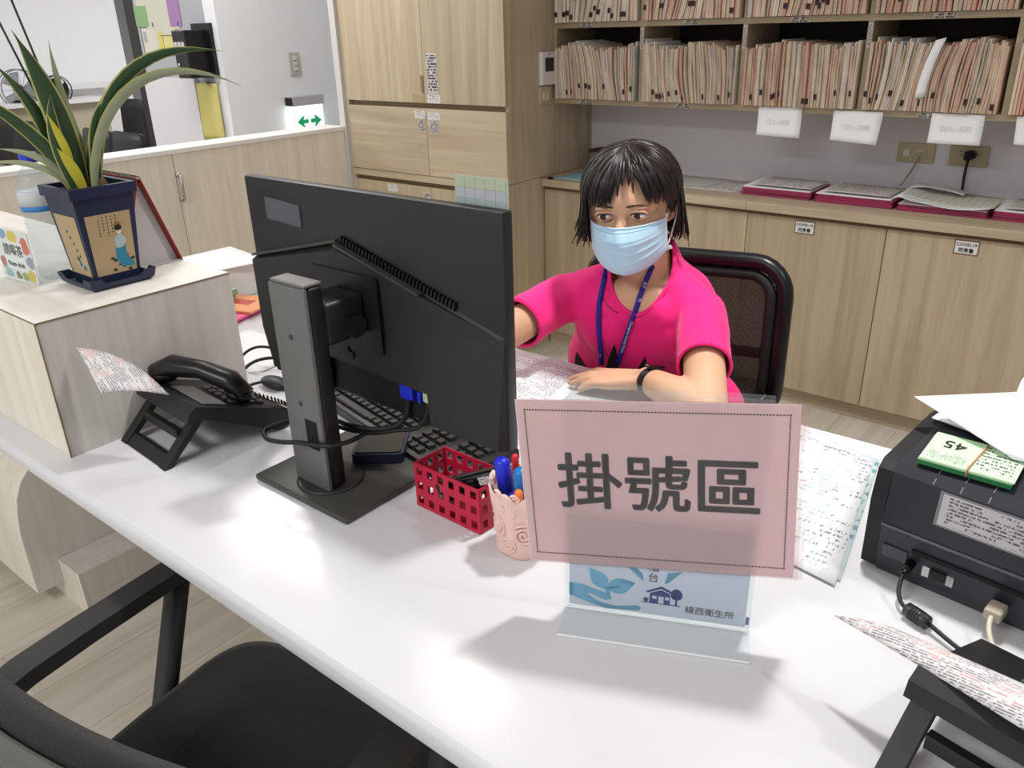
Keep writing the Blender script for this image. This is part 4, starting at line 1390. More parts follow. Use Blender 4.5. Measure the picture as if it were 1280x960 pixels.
text('Please drink', 0.0125, Matrix.Translation((-0.002, -0.0015, 0.031)) @ RX, m_ink, cd, bold=0.0003)

# tent calendar behind the pot
t = thing('desk_calendar', 'tent-shaped desk calendar with dark red cover behind the pot', 'calendar', (-1.60, 0.755, RZ))
m_cal = M('calendar_red', (150, 44, 38), 0.5)
m_calp = M('calendar_inner_grey', (196, 194, 196), 0.6)
for s_, nm in ((-1, 'back_board'), (1, 'front_board')):
    q = MB().add([(-0.11, s_ * 0.055, 0.0), (0.085, s_ * 0.055, 0.0), (0.085, s_ * 0.002, 0.165), (-0.11, s_ * 0.002, 0.165), (-0.11, s_ * 0.0575, 0.0), (0.085, s_ * 0.0575, 0.0), (0.085, s_ * 0.0045, 0.166), (-0.11, s_ * 0.0045, 0.166)],
                 [(0, 1, 2, 3), (7, 6, 5, 4), (0, 4, 5, 1), (1, 5, 6, 2), (2, 6, 7, 3), (3, 7, 4, 0)])
    bd = q.build(nm, [m_cal], t, world=False)
MB().box(-0.108, 0.0848, -0.0545, 0.0545, 0.0, 0.002).build('floor_board', m_calp, t, world=False)
iq = MB().add([(0.070, -0.0535, 0.002), (0.070, 0.0535, 0.002), (0.070, 0.001, 0.162), (0.070, -0.001, 0.162), (0.068, -0.0535, 0.002), (0.068, 0.0535, 0.002), (0.068, 0.001, 0.162), (0.068, -0.001, 0.162)],
              [(0, 1, 2, 3), (7, 6, 5, 4), (0, 4, 5, 1), (1, 5, 6, 2), (2, 6, 7, 3), (3, 7, 4, 0)])
iq.build('inner_fold', m_calp, t, world=False)
for k in range(22):
    x = -0.10 + k * 0.0086
    pts = [(x, 0.006 * math.cos(a), 0.166 + 0.006 * math.sin(a)) for a in [j * 2 * PI / 10 for j in range(10)]]
    MB().tube(pts, 0.0008, 5, closed=True).build('wire_ring', m_black, t, world=False)

# ---- desk telephones
def phone(loc, rotz, label, cardpts, hx=0.004, hy=0.014, ha=-62):
    t = thing('desk_phone', label, 'telephone', loc, rotz, 'desk telephones')
    m_ph = M('phone_black', (30, 30, 32), 0.5, bump=0.05, bscale=500)
    # stand: two side rails, two cross bars, foot bar
    for x in (0.004, 0.150):
        MB().add([(x - .012, 0, 0), (x + .010, 0, 0), (x + .010, .012, 0), (x - .012, .012, 0), (x - .012, .070, .070), (x + .010, .070, .070), (x + .010, .088, .070), (x - .012, .088, .070)],
                 [(3, 2, 1, 0), (4, 5, 6, 7), (0, 1, 5, 4), (1, 2, 6, 5), (2, 3, 7, 6), (3, 0, 4, 7)]).build('stand_leg', m_ph, t, world=False)
    MB().add([(.016, 0.001, .001), (.140, 0.001, .001), (.140, .018, .016), (.016, .018, .016), (.016, .010, 0), (.140, .010, 0), (.140, .026, .014), (.016, .026, .014)],
             [(0, 1, 2, 3), (7, 6, 5, 4), (0, 4, 5, 1), (1, 5, 6, 2), (2, 6, 7, 3), (3, 7, 4, 0)]).build('foot_bar', m_ph, t, world=False)
    MB().box(.018, .140, .040, .050, .036, .052).build('cross_bar', m_ph, t, world=False)
    # body: wedge sloping from the high edge down to the desk
    pr_ = [(0.045, 0.074), (0.050, 0.090), (0.065, 0.098), (0.225, 0.038), (0.232, 0.028), (0.228, 0.004), (0.20, 0.004), (0.075, 0.071)]
    sharp(MB().prism(pr_, 'X', -0.010, 0.178).build('body', m_ph, t, world=False), 40)
    sl = math.atan2(-0.06, 0.16)
    pos = Matrix.Translation((0, 0.065, 0.098)) @ Matrix.Rotation(sl, 4, 'X')
    # handset in its cradle
    hsb = MB().tube([(0.172, 0.000, 0.010), (0.172, 0.03, 0.030), (0.170, 0.085, 0.036), (0.168, 0.14, 0.030), (0.166, 0.172, 0.012)], [0.024, 0.027, 0.022, 0.025, 0.022], 14, flat=0.75)
    hsb.ell((0.172, 0.012, 0.010), (0.022, 0.026, 0.014), 16, 10)
    hsb.ell((0.166, 0.160, 0.009), (0.022, 0.024, 0.013), 16, 10)
    hsb.v = [Vector((p.x - 0.172, p.y, p.z)) for p in hsb.v]
    hm = pos @ Matrix.Translation((hx, hy, 0.004)) @ Matrix.Rotation(math.radians(ha), 4, 'Z')
    hsb.xf(hm).build('handset', M('handset_black', (24, 24, 26), 0.32), t, world=False)
    for r in range(4):
        for c in range(5):
            MB().rbox(0.050 + c * .022, 0.065 + c * .022, 0.075 + r * .018, 0.087 + r * .018, 0.0005, 0.0045, 0.0012, 1).xf(pos).build('key', M('phone_key', (78, 78, 82), 0.4), t, world=False)
    MB().rbox(0.050, 0.165, 0.018, 0.060, 0.0005, 0.003, 0.001, 1).xf(pos).build('display', M('phone_display', (120, 124, 126), 0.2), t, world=False)
    # coiled cord
    pts = []
    p0, p1 = pos @ Vector((0.135, 0.13, 0.012)), Vector((0.195, 0.235, 0.012))
    for i in range(150):
        u = i / 149
        q = p0.lerp(p1, u)
        q = q + Vector((0.012, 0.02, 0.0)) * math.sin(PI * u)
        q.z = max(q.z, 0.009)
        a = i * 0.9
        pts.append(q + Vector((0.0045 * math.cos(a), 0, 0.0045 * math.sin(a))))
    MB().tube(pts, 0.0013, 5).build('coiled_cord', m_black, t, world=False)
    # directory card pushed out along the high edge
    A, B, C_, D_ = [Vector(p) for p in cardpts]
    def fn(u, v):
        p = (A * (1 - u) + B * u) * (1 - v) + (D_ * (1 - u) + C_ * u) * v
        p = p + Vector((0, 0, 0.006 * math.sin(PI * v) + 0.004 * math.sin(PI * u)))
        return p
    m_card = printed('directory_print', (222, 220, 220), (140, 138, 144), 28, 110, fill=0.45, margin=0.02, ink2=(206, 158, 156), duty=0.6)
    MB().sheet(fn, 10, 6, 0.0016).build('directory_card', m_card, t, world=False)
    return t
phone((-1.338, 0.541, DZ), math.radians(-4), 'black desk phone on a tilted stand beside the raised block', [(0.004, -0.036, 0.190), (0.093, -0.044, 0.137), (0.128, 0.046, 0.112), (0.063, 0.024, 0.158)])
phone((-0.088, 0.615, DZ), math.radians(-12), 'black desk phone on a tilted stand in front of the printer', [(-0.105, 0.085, 0.085), (0.20, 0.030, 0.110), (0.21, 0.095, 0.118), (-0.02, 0.100, 0.098)], 0.152, 0.0, 0)

# loose cables left of the monitor
def cable(name, pts, r, label, mat=m_cab):
    return single(MB().tube(bez(pts, 30) if len(pts) <= 6 else pts, r, 7), name, mat, label, 'cable', 'loose cables by the monitor')
cable('loose_cable', [(-1.40, 0.82, DZ + .008), (-1.42, 0.88, DZ + .06), (-1.36, 0.94, DZ + .01), (-1.28, 0.99, DZ + .01)], 0.0035, 'black cable looping up between phone and monitor')
cable('loose_cable', [(-1.44, 0.83, DZ + .006), (-1.50, 0.92, DZ + .05), (-1.38, 0.90, DZ + .07), (-1.25, 0.93, DZ + .006)], 0.003, 'black cable crossing behind the raised block corner')
cable('loose_cable', [(-1.36, 0.79, DZ + .005), (-1.30, 0.90, DZ + .03), (-1.22, 0.86, DZ + .02), (-1.20, 0.80, DZ + .005)], 0.003, 'black cable curling beside the phone cord')
t = thing('adapter', 'oval black power adapter lying among the loose cables', 'adapter', (-1.315, 0.845, DZ + 0.0005))
MB().ell((0, 0, 0.011), (0.036, 0.020, 0.011), 20, 10).build('body', m_black, t, world=False)
MB().tube([(0.034, 0, .01), (0.06, .02, .008), (0.10, .03, .005)], 0.003, 6).build('lead', m_cab, t, world=False)

# ---- papers, tickets and booklets behind the raised block
flat_paper('paper_stack_sheet', [(-2.10, 1.02), (-1.90, 1.02), (-1.86, 1.24), (-2.09, 1.27)], DZ + 0.09, m_paper, 'bright white sheet on top of the booklets box behind the block')
t = thing('booklet_box', 'pale document box behind the raised block under white paper', 'box', (-2.0, 1.13, DZ))
MB().rbox(-2.10, -1.89, 1.025, 1.235, DZ, DZ + 0.086, 0.003, 1).build('body', M('box_white', (226, 224, 220), 0.6), t)
for k in range(3):
    single(MB().rbox(-1.878, -1.838 + 0.004 * k, 1.045, 1.10 + 0.006 * k, DZ + k * 0.0165, DZ + 0.016 + k * 0.0165, 0.001, 1), 'ticket_pad', M('ticket_green', (140, 178, 140), 0.6),
           'green ticket pad behind the raised block, ' + ['lowest of its pile', 'middle of its pile', 'topmost of its pile'][k], 'pad', 'green ticket pads')
bk = [((-1.80, 1.04), (0.15, 0.19), (210, 70, 140), 'magenta booklet at the bottom of the pile behind the block'), ((-1.797, 1.045), (0.15, 0.185), (232, 96, 150), 'pink booklet in the pile behind the block'), ((-1.80, 1.10), (0.14, 0.12), (238, 160, 110), 'orange booklet on top of the pink booklets')]
for k, ((x, y), (a, b), c, lb) in enumerate(bk):
    bt = thing('booklet', lb, 'booklet', (x, y, DZ + 0.0005 + k * 0.0065), rotz=0.25 + 0.05 * k, group='booklets behind the raised block')
    MB().rbox(-a / 2, a / 2, -b / 2, b / 2, 0, 0.006, 0.001, 1).build('cover', M('booklet_%d' % k, c, 0.45), bt, world=False)
    MB().box(-a * .3, a * .2, -b * .1, b * .2, 0.0061, 0.0064).build('cover_print', M('booklet_print_%d' % k, [(250, 200, 210), (236, 150, 110), (190, 80, 60)][k], 0.5), bt, world=False)
flat_paper('loose_sheet', [(-1.66, 0.86), (-1.40, 0.86), (-1.42, 1.02), (-1.66, 1.02)], DZ + 0.0006, m_paper, 'white sheet lying under the loose cables', curl=lambda u, v: 0.006 * u * v)

# ---- printer seen from behind
PR = math.radians(-7.5)
t = thing('printer', 'black inkjet printer seen from its port side with a paper label', 'printer', (-0.209, 0.948, DZ), rotz=PR)
m_pr = M('printer_black', (40, 40, 48), 0.36, bump=0.04, bscale=500)
m_prd = M('printer_dark', (22, 22, 25), 0.5)
prf = [(0.000, 0.012), (-0.002, 0.070), (-0.006, 0.078), (0.000, 0.095), (0.006, 0.142), (0.018, 0.152), (0.16, 0.165), (0.235, 0.160), (0.245, 0.14), (0.245, 0.0), (0.008, 0.0)]
sharp(MB().prism(prf, 'X', 0.020, 0.400).build('body', m_pr, t, world=False), 28)
ep = [(0.004, 0.006), (0.002, 0.10), (0.010, 0.140), (0.022, 0.149), (0.16, 0.161), (0.23, 0.155), (0.240, 0.138), (0.240, 0.004)]
for x0_, x1_ in ((0.0, 0.0185), (0.4015, 0.42)):
    sharp(MB().prism(ep, 'X', x0_, x1_).build('end_cheek', m_prd, t, world=False), 28)
for k in range(4):
    MB().box(-0.0008, 0.0, 0.01 + k * .006, 0.013 + k * .006, 0.01, 0.055).build('cheek_rib', m_pr, t, world=False)
for x in (0.065, 0.095, 0.125, 0.2, 0.3):
    MB().add([(x, 0.0062, 0.1432), (x + .0012, 0.0062, 0.1432), (x + .0012, 0.020, 0.1528), (x, 0.020, 0.1528), (x + .0012, 0.045, 0.1552), (x, 0.045, 0.1552)], [(0, 1, 2, 3), (3, 2, 4, 5)]).build('lid_groove', M('groove_light', (120, 118, 130), 0.4), t, world=False)
MB().box(0.021, 0.399, -0.0072, -0.004, 0.073, 0.0765).build('seam_lip', M('seam_grey', (92, 92, 98), 0.35), t, world=False)
lm_ = math.atan2(0.006, 0.047)
lbm = Matrix.Translation((0.155, 0.0026, 0.118)) @ Matrix.Rotation(PI / 2 - lm_, 4, 'X')
m_slab = printed('asset_label_print', (196, 192, 192), (96, 92, 96), 9, 70, fill=0.46, margin=0.05, uax='X', vax='Z', duty=0.6)
MB().box(-0.075, 0.075, -0.0195, 0.0195, 0.0006, 0.0011).xf(lbm).build('asset_label', m_slab, t, world=False)
MB().box(-0.079, 0.079, -0.022, 0.022, 0.0002, 0.0005).xf(lbm).build('label_border', M('label_grey', (128, 126, 130), 0.4), t, world=False)
MB().box(0.060, 0.215, -0.0032, -0.0004, 0.048, 0.0535).build('port_slot', M('slot_black2', (6, 6, 7), 0.7), t, world=False)
MB().box(0.026, 0.056, -0.0030, -0.0004, 0.030, 0.046).build('socket', M('socket_grey', (70, 70, 74), 0.5), t, world=False)
sp_ = MB().box(0.076, 0.084, -0.0035, -0.0005, 0.024, 0.038).box(0.104, 0.112, -0.0035, -0.0005, 0.024, 0.038)
sp_.build('serial_bracket', m_steel, t, world=False)
MB().prism([(0.085, 0.037), (0.103, 0.037), (0.101, 0.026), (0.087, 0.026)], 'Y', -0.0045, -0.0005).build('serial_port', m_prd, t, world=False)
for x in (0.05, 0.10, 0.15, 0.2, 0.25):
    MB().prism([(x, 0.070), (x + .004, 0.070), (x + .0015, 0.0665)], 'Y', -0.0030, -0.0021).build('arrow_mark', m_prd, t, world=False)
for x in (0.03, 0.37):
    pass
# its leads
Mp = Matrix.Translation((-0.209, 0.948, DZ)) @ Matrix.Rotation(PR, 4, 'Z')
def pt(x, y, z):
    return Mp @ Vector((x, y, z))
t = thing('power_lead', 'black printer power lead with ribbed ferrite bead', 'cable', pt(0.062, -0.01, 0.0))
MB().cyl(pt(0.062, -0.001, 0.034), pt(0.062, -0.022, 0.028), 0.0058, 12).build('plug', m_blackg, t)
MB().tube(bez([pt(0.062, -0.022, 0.028), pt(0.063, -0.040, 0.018), pt(0.070, -0.052, 0.012), pt(0.082, -0.058, 0.0095)], 12), 0.0026, 8).build('lead', m_cab, t)
fa, fb = pt(0.083, -0.0585, 0.010), pt(0.113, -0.068, 0.010)
MB().tube([fa.lerp(fb, q) for q in (0, .06, .94, 1)], [0.006, 0.0088, 0.0088, 0.006], 16).build('ferrite_bead', M('bead_grey', (44, 44, 46), 0.35), t)
for q in (0.3, 0.42, 0.54, 0.66):
    MB().tube([fa.lerp(fb, q), fa.lerp(fb, q + 0.05)], 0.0093, 16).build('bead_rib', m_black, t)
MB().tube(bez([fb, pt(0.13, -0.074, 0.009), pt(0.15, -0.085, 0.006), pt(0.19, -0.10, 0.004), pt(0.30, -0.09, 0.004)], 14), 0.0026, 8).build('lead', m_cab, t)
t = thing('data_lead', 'beige data lead with square plug behind the printer', 'cable', pt(0.165, -0.01, 0.0))
m_bei = M('lead_beige', (206, 196, 178), 0.5)
MB().rbox(0.154, 0.173, -0.030, -0.004, 0.020, 0.034, 0.003, 2).xf(Mp).build('plug', M('plug_beige', (176, 166, 148), 0.5), t)
MB().tube(bez([pt(0.1635, -0.030, 0.027), pt(0.164, -0.05, 0.022), pt(0.18, -0.075, 0.012), pt(0.205, -0.095, 0.006), pt(0.26, -0.11, 0.004)], 16), 0.0028, 8).build('lead', m_bei, t)

# tickets and papers on the printer
tk = thing('ticket_bundle', 'bundle of green number tickets with rubber band on the printer', 'ticket bundle', pt(0.085, 0.062, 0.1575), rotz=math.radians(-2))
m_tk = M('ticket_pale_green', (196, 232, 190), 0.6)
m_tkd = M('ticket_edge_green', (40, 120, 64), 0.6)
tl = MB().box(-0.050, 0.050, -0.036, 0.036, 0.0, 0.006).xf(Matrix.Rotation(0.055, 4, 'X')).build('ticket_block', m_tkd, tk, world=False)
for k in range(4):
    top = MB().box(-0.050 + .0006 * k, 0.050 + .0008 * k, -0.036 - .0004 * k, 0.036, 0.0062 + k * .001, 0.007 + k * .001).xf(Matrix.Rotation(0.055, 4, 'X')).build('ticket', m_tk, tk, world=False)
m_tkp = printed('ticket_print', (206, 238, 202), (70, 90, 70), 9, 26, fill=0.46, margin=0.05)
MB().box(0.006, 0.049, -0.034, 0.034, 0.0102, 0.0104).xf(Matrix.Rotation(0.055, 4, 'X')).build('printed_field', m_tkp, tk, world=False)
MB().box(-0.046, 0.000, -0.034, -0.012, 0.0102, 0.0104).xf(Matrix.Rotation(0.055, 4, 'X')).build('printed_field', m_tkp, tk, world=False)
text('45', 0.026, Matrix.Rotation(0.055, 4, 'X') @ Matrix.Translation((-0.022, 0.012, 0.0108)) @ Matrix.Rotation(PI, 4, 'Z'), m_ink, tk)
MB().tube([(0.004, -0.0375, 0.0), (0.004, -0.0375, 0.0085), (0.004, -0.036, 0.0098), (0.010, 0.036, 0.0136), (0.010, 0.0375, 0.012), (0.010, 0.0375, 0.003)], 0.0012, 6).build('rubber_band', M('rubber_tan', (196, 140, 110), 0.6), tk, world=False)
# white paper rest standing behind
t = thing('paper_rest', 'white plastic paper rest standing behind the printer', 'paper rest', pt(0.2, 0.245, 0.17))
rr = Matrix.Rotation(math.radians(-62), 4, 'X')
Mr = Mp @ Matrix.Translation((0.20, 0.215, 0.150)) @ Matrix.Rotation(math.radians(58), 4, 'X')
MB().rbox(-0.125, 0.125, 0.0, 0.075, -0.003, 0.003, 0.014, 3, edges='Z').xf(Mr).build('rest_frame', M('rest_white', (236, 236, 238), 0.35), t)
MB().rbox(-0.112, 0.112, 0.006, 0.062, 0.0031, 0.0040, 0.008, 2, edges='Z').xf(Mr).build('rest_panel', M('rest_grey', (186, 184, 178), 0.5), t)
for k in range(6):
    MB().cyl(Mr @ Vector((-0.05 + k * .022, 0.022, 0.0041)), Mr @ Vector((-0.05 + k * .022, 0.022, 0.0048)), 0.0035, 10).build('rest_hole', m_inkg, t)
# papers on the printer
def psheet(pts, name, mat, label, bend):
    P = [Mp @ Vector(p) for p in pts]
    def fn(u, v):
        p = (P[0] * (1 - u) + P[1] * u) * (1 - v) + (P[3] * (1 - u) + P[2] * u) * v
        return p + Vector((0, 0, bend * math.sin(PI * u) * math.sin(PI * v)))
    return single(MB().sheet(fn, 8, 8, 0.0008), name, mat, label, 'paper', 'papers lying on the printer')
psheet([(0.010, 0.135, 0.166), (0.115, 0.115, 0.1680), (0.16, 0.21, 0.1690), (0.015, 0.215, 0.168)], 'paper_sheet', m_paper, 'lowest white sheet on the printer, held by a clip', 0.0)
psheet([(0.020, 0.130, 0.1685), (0.120, 0.118, 0.1695), (0.16, 0.20, 0.172), (0.030, 0.205, 0.1700)], 'paper_sheet', MATS['paper_bluish'], 'bluish sheet under the top papers on the printer', 0.001)
psheet([(-0.0095, 0.115, 0.197), (0.125, 0.075, 0.1720), (0.30, 0.11, 0.176), (0.10, 0.215, 0.205)], 'paper_sheet', m_paper, 'large white sheet tilted over the printer’s paper feed', 0.006)
psheet([(0.125, 0.095, 0.1735), (0.29, 0.065, 0.1720), (0.31, 0.20, 0.182), (0.14, 0.21, 0.186)], 'paper_sheet', m_paper, 'topmost white sheet with a paper clip on the printer', 0.002)
cp = [(0.170, 0.110), (0.198, 0.108), (0.201, 0.111), (0.199, 0.115), (0.172, 0.117), (0.170, 0.1145), (0.172, 0.1125), (0.194, 0.1105)]
single(MB().tube([Mp @ Vector((a, b, 0.1775)) for a, b in cp], 0.0006, 6), 'paper_clip', m_steel, 'steel paper clip on the topmost white sheet', 'paper clip')
t = thing('binder_clip', 'small steel clip at the edge of the lowest sheet on the printer', 'clip', pt(0.018, 0.19, 0.168))
MB().tube([pt(0.004, 0.188, 0.170), pt(0.0, 0.194, 0.174), pt(0.006, 0.200, 0.174), pt(0.014, 0.196, 0.1705), pt(0.012, 0.188, 0.1700)], 0.0012, 6).build('wire', m_steel, t)

# ================================================================== ON AND AROUND THE BACK WALL
# thermostat and switch plate on the side of the tall cabinet
t = thing('thermostat', 'white wall thermostat with dark display on the tall cabinet side', 'thermostat', (-2.19, 2.94, 1.23))
MB().rbox(-2.1995, -2.178, 2.893, 2.990, 1.168, 1.298, 0.004, 2).build('case', M('thermo_white', (222, 218, 216), 0.45), t)
MB().box(-2.1779, -2.177, 2.912, 2.972, 1.222, 1.276).build('display', M('thermo_display', (44, 44, 48), 0.2), t)
MB().box(-2.1779, -2.177, 2.935, 2.950, 1.288, 1.291).build('mark', m_inkg, t)
t = thing('switch_plate', 'beige double switch plate below the thermostat', 'switch', (-2.19, 2.93, 1.12))
MB().rbox(-2.1995, -2.192, 2.891, 2.972, 1.094, 1.162, 0.003, 2).build('plate', M('plate_beige', (196, 184, 152), 0.5), t)
for y in (2.918, 2.945):
    MB().rbox(-2.1919, -2.188, y - .006, y + .006, 1.108, 1.140, 0.001, 1).build('rocker', M('rocker_cream', (216, 206, 178), 0.45), t)
    MB().box(-2.1919, -2.191, y - .004, y + .004, 1.099, 1.103).build('indicator', m_ink, t)
m_plate = M('outlet_plate', (186, 172, 140), 0.5)
def plate(name, x0, x1, label):
    t = thing(name, label, 'wall outlet', ((x0 + x1) / 2, 3.296, 0.937), group='wall outlet plates')
    sharp(MB().rbox(x0, x1, 3.291, 3.2995, 0.902, 0.973, 0.004, 2).build('plate', m_plate, t))
    return t
t = plate('network_outlet', -0.842, -0.714, 'beige double wall plate with a white network plug')
MB().rbox(-0.822, -0.797, 3.286, 3.2909, 0.924, 0.952, 0.002, 1).build('blank_insert', M('insert_white', (214, 208, 196), 0.5), t)
MB().rbox(-0.772, -0.746, 3.284, 3.2909, 0.922, 0.952, 0.002, 1).build('socket_insert', MATS['insert_white'], t)
t = plate('power_outlet', -0.666, -0.541, 'beige double power outlet with a black plug in it')
for dz_, dx in ((0.012, -.006), (-0.0, -.006)):
    MB().box(-0.633, -0.625, 3.2903, 3.2909, 0.945 + dz_ - .004, 0.9475 + dz_ - .004).build('slot', m_ink, t)
MB().cyl((-0.617, 3.2909, 0.938), (-0.617, 3.2903, 0.938), 0.003, 10).build('earth_hole', m_ink, t)
t = thing('power_plug', 'black angled power plug with cord hanging to the worktop', 'plug', (-0.59, 3.27, 0.82))
sharp(MB().prism([(-0.612, 0.957), (-0.590, 0.962), (-0.574, 0.949), (-0.578, 0.936), (-0.598, 0.926), (-0.612, 0.928)], 'Y', 3.262, 3.2902).build('plug_body', m_blackg, t), 50)
MB().tube(bez([(-0.598, 3.268, 0.930), (-0.602, 3.266, 0.89), (-0.600, 3.264, 0.85), (-0.595, 3.255, 0.82)], 10), 0.005, 8).build('cord', m_cab, t)
cb = MB().tube(bez([(-0.760, 3.284, 0.936), (-0.762, 3.266, 0.92), (-0.770, 3.262, 0.88), (-0.790, 3.25, 0.845), (-0.80, 3.235, 0.826)], 16), 0.0035, 8)
t = thing('network_cable', 'grey network cable hanging from the double wall plate', 'cable', (-0.77, 3.27, 0.83))
cb.build('lead', M('cable_grey', (150, 140, 130), 0.6), t)
MB().rbox(-0.768, -0.751, 3.272, 3.2839, 0.928, 0.944, 0.002, 1).build('plug', M('net_plug', (170, 164, 156), 0.4), t)

# magenta folders in four piles
m_mag = M('folder_magenta', (170, 34, 84), 0.5)
m_mag2 = M('folder_magenta_dark', (150, 26, 74), 0.5)
piles = [(-1.185, 0.135, 5, 'pile beside the grey papers'), (-0.898, 0.135, 5, 'pile under the network outlet'), (-0.605, 0.140, 4, 'pile beneath the lined notebook'), (-0.315, 0.135, 5, 'pile past the lined notebook')]
pos_n = ['lowest', 'second', 'third', 'fourth', 'topmost']
for n_, (x, hw, cnt, nm) in enumerate(piles):
    for k in range(cnt):
        a = random.uniform(-0.012, 0.012)
        f = thing('folder', 'magenta folder, %s of the %s' % (pos_n[k] if k < cnt - 1 else 'topmost', nm), 'folder', (x + random.uniform(-.004, .004), 3.135 + random.uniform(-.004, .004), 0.7803 + k * 0.0066), rotz=a, group='magenta folders on the worktop')
        MB().box(-hw, hw, -0.105, 0.105, 0.0, 0.0014).build('cover', m_mag if k % 2 else m_mag2, f, world=False)
        MB().box(-hw + .003, hw - .004, -0.101, 0.102, 0.0015, 0.0050).build('pages', M('folder_pages', (200, 120, 146), 0.7) if k < cnt - 1 else m_paper, f, world=False)
        if k < cnt - 1:
            MB().box(-hw, hw, -0.105, 0.105, 0.0051, 0.0065).build('cover', m_mag, f, world=False)
m_ledger = printed('ledger_print', (206, 202, 198), (120, 116, 120), 24, 30, fill=0.50)
for x, lb in ((-1.175, 'printed sheet on the pile beside the grey papers'), (-0.90, 'printed sheet on the pile under the network outlet'), (-0.31, 'printed sheet on the pile past the lined notebook')):
    flat_paper('printed_sheet', [(x - .115, 3.045), (x + .120, 3.04), (x + .125, 3.225), (x - .10, 3.232)], 0.8195, m_ledger, lb)
t = thing('notebook', 'open lined notebook with curled pages on the magenta folders', 'notebook', (-0.60, 3.13, 0.808))
m_lines = printed('notebook_lines', (206, 204, 192), (120, 118, 120), 12, 1, fill=0.2, margin=0.02, uax='Y', vax='X', duty=0.06)
for k in range(3):
    def nb(u, v, k=k):
        x = -0.76 + 0.29 * u + 0.010 * k
        y = 3.005 + 0.215 * v + 0.004 * k
        return (x, y, 0.812 + k * 0.0022 + 0.016 * math.exp(-((u - 0.05) / .12) ** 2) + 0.006 * math.sin(2.2 * PI * u) * (1 - v) + 0.03 * max(0, v - .8) * (1 - u))
    MB().sheet(nb, 14, 8, 0.0008).build('page', m_lines if k == 2 else m_paper, t)
def nb2(u, v):
    return (-0.745 + 0.175 * u, 3.15 + 0.09 * v, 0.828 + 0.010 * math.sin(PI * u) * (1 - v) + 0.012 * (1 - u))
MB().sheet(nb2, 8, 5, 0.0008).build('loose_page', m_paper, t)
flat_paper('grey_sheet', [(-1.60, 3.03), (-1.34, 3.04), (-1.31, 3.25), (-1.62, 3.26)], 0.7812, m_ledger, 'large grey printed sheet beside the first magenta pile')
flat_paper('grey_sheet', [(-1.78, 3.06), (-1.50, 3.10), (-1.46, 3.27), (-1.76, 3.27)], 0.7824, M('sheet_grey', (196, 192, 190), 0.7), 'plain grey sheet partly behind the woman’s hair')
flat_paper('clear_folder', [(-2.165, 2.935), (-1.98, 2.93), (-1.93, 3.20), (-2.15, 3.22)], 0.7815, M('folder_skyblue', (150, 190, 200), 0.4), 'sky blue clear folder on the worktop corner', curl=lambda u, v: 0.010 * math.sin(PI * v) * u)
flat_paper('clear_folder', [(-1.76, 3.0), (-1.66, 3.02), (-1.62, 3.12), (-1.74, 3.14)], 0.7840, MATS['folder_skyblue'], 'sky blue folder corner on the grey sheets')
single(MB().rbox(-2.172, -2.150, 2.912, 2.930, 0.7803, 0.790, 0.003, 2), 'clip', m_black, 'small black clip on the worktop’s front corner', 'clip')
t = thing('carton', 'crumpled grey-brown carton in the worktop corner behind the woman', 'carton', (-2.03, 3.20, 0.7805))
MB().rbox(-0.085, 0.10, -0.06, 0.055, 0.0, 0.085, 0.008, 2).xf(Matrix.Rotation(-0.25, 4, 'Z')).build('body', M('carton_brown', (128, 112, 100), 0.8, var=0.2, vscale=30), t, world=False)
MB().box(-0.095, -0.087, -0.05, 0.05, 0.01, 0.10).xf(Matrix.Rotation(-0.25, 4, 'Z')).build('flap', M('carton_dark', (84, 70, 66), 0.8), t, world=False)
MB().box(-0.02, 0.09, -0.0625, -0.0605, 0.040, 0.05).xf(Matrix.Rotation(-0.25, 4, 'Z')).build('tape_strip', M('carton_pale', (180, 168, 152), 0.7), t, world=False)

# ================================================================== THE HALL BEYOND THE PARTITION
t = thing('exit_light', 'lit white exit light with two green arrows and silver housing', 'exit light', (-3.985, 3.04, 0.80))
MB().rbox(-3.9995, -3.945, 2.926, 3.150, 1.020, 1.072, 0.004, 2).build('housing', M('housing_silver', (182, 180, 186), 0.35), t)
MB().box(-3.9995, -3.944, 2.918, 2.9255, 1.026, 1.068).build('end_cap', m_black, t)
MB().rbox(-3.985, -3.957, 2.935, 3.142, 0.800, 1.0195, 0.002, 1).build('panel', M('exit_lit', (236, 248, 244), 0.4, emit=2.4), t)
m_grn = M('exit_green', (20, 170, 110), 0.4, emit=0.25)
for s_ in (-1, 1):
    P = [(0.006, -.012), (0.040, -.012), (0.032, -.030), (0.046, -.030), (0.088, 0), (0.046, .030), (0.032, .030), (0.040, .012), (0.006, .012)]
    pts = [(3.0385 + s_ * a, 0.935 + b) for a, b in P]
    MB().prism(pts, 'X', -3.9569, -3.9560).build('arrow', m_grn, t)
t = thing('light_switch', 'grey light switch plate on the white hall wall', 'switch', (-3.995, 3.02, 1.18))
MB().rbox(-3.9995, -3.990, 2.975, 3.046, 1.180, 1.300, 0.003, 2).build('plate', M('switch_grey', (190, 188, 182), 0.5), t)
for k in range(3):
    MB().rbox(-3.9899, -3.984, 3.000, 3.026, 1.205 + k * .027, 1.225 + k * .027, 0.001, 1).build('rocker', M('rocker_pale', (214, 212, 204), 0.4), t)
t = thing('floor_plan', 'floor plan poster with green, purple and yellow rooms on grey wall', 'poster', (-4.55, 2.56, 1.30))
sh_ = MB().box(-4.757, -4.352, 2.5622, 2.5645, 1.303, 1.66).build('sheet', M('plan_paper', (206, 206, 190), 0.6), t)
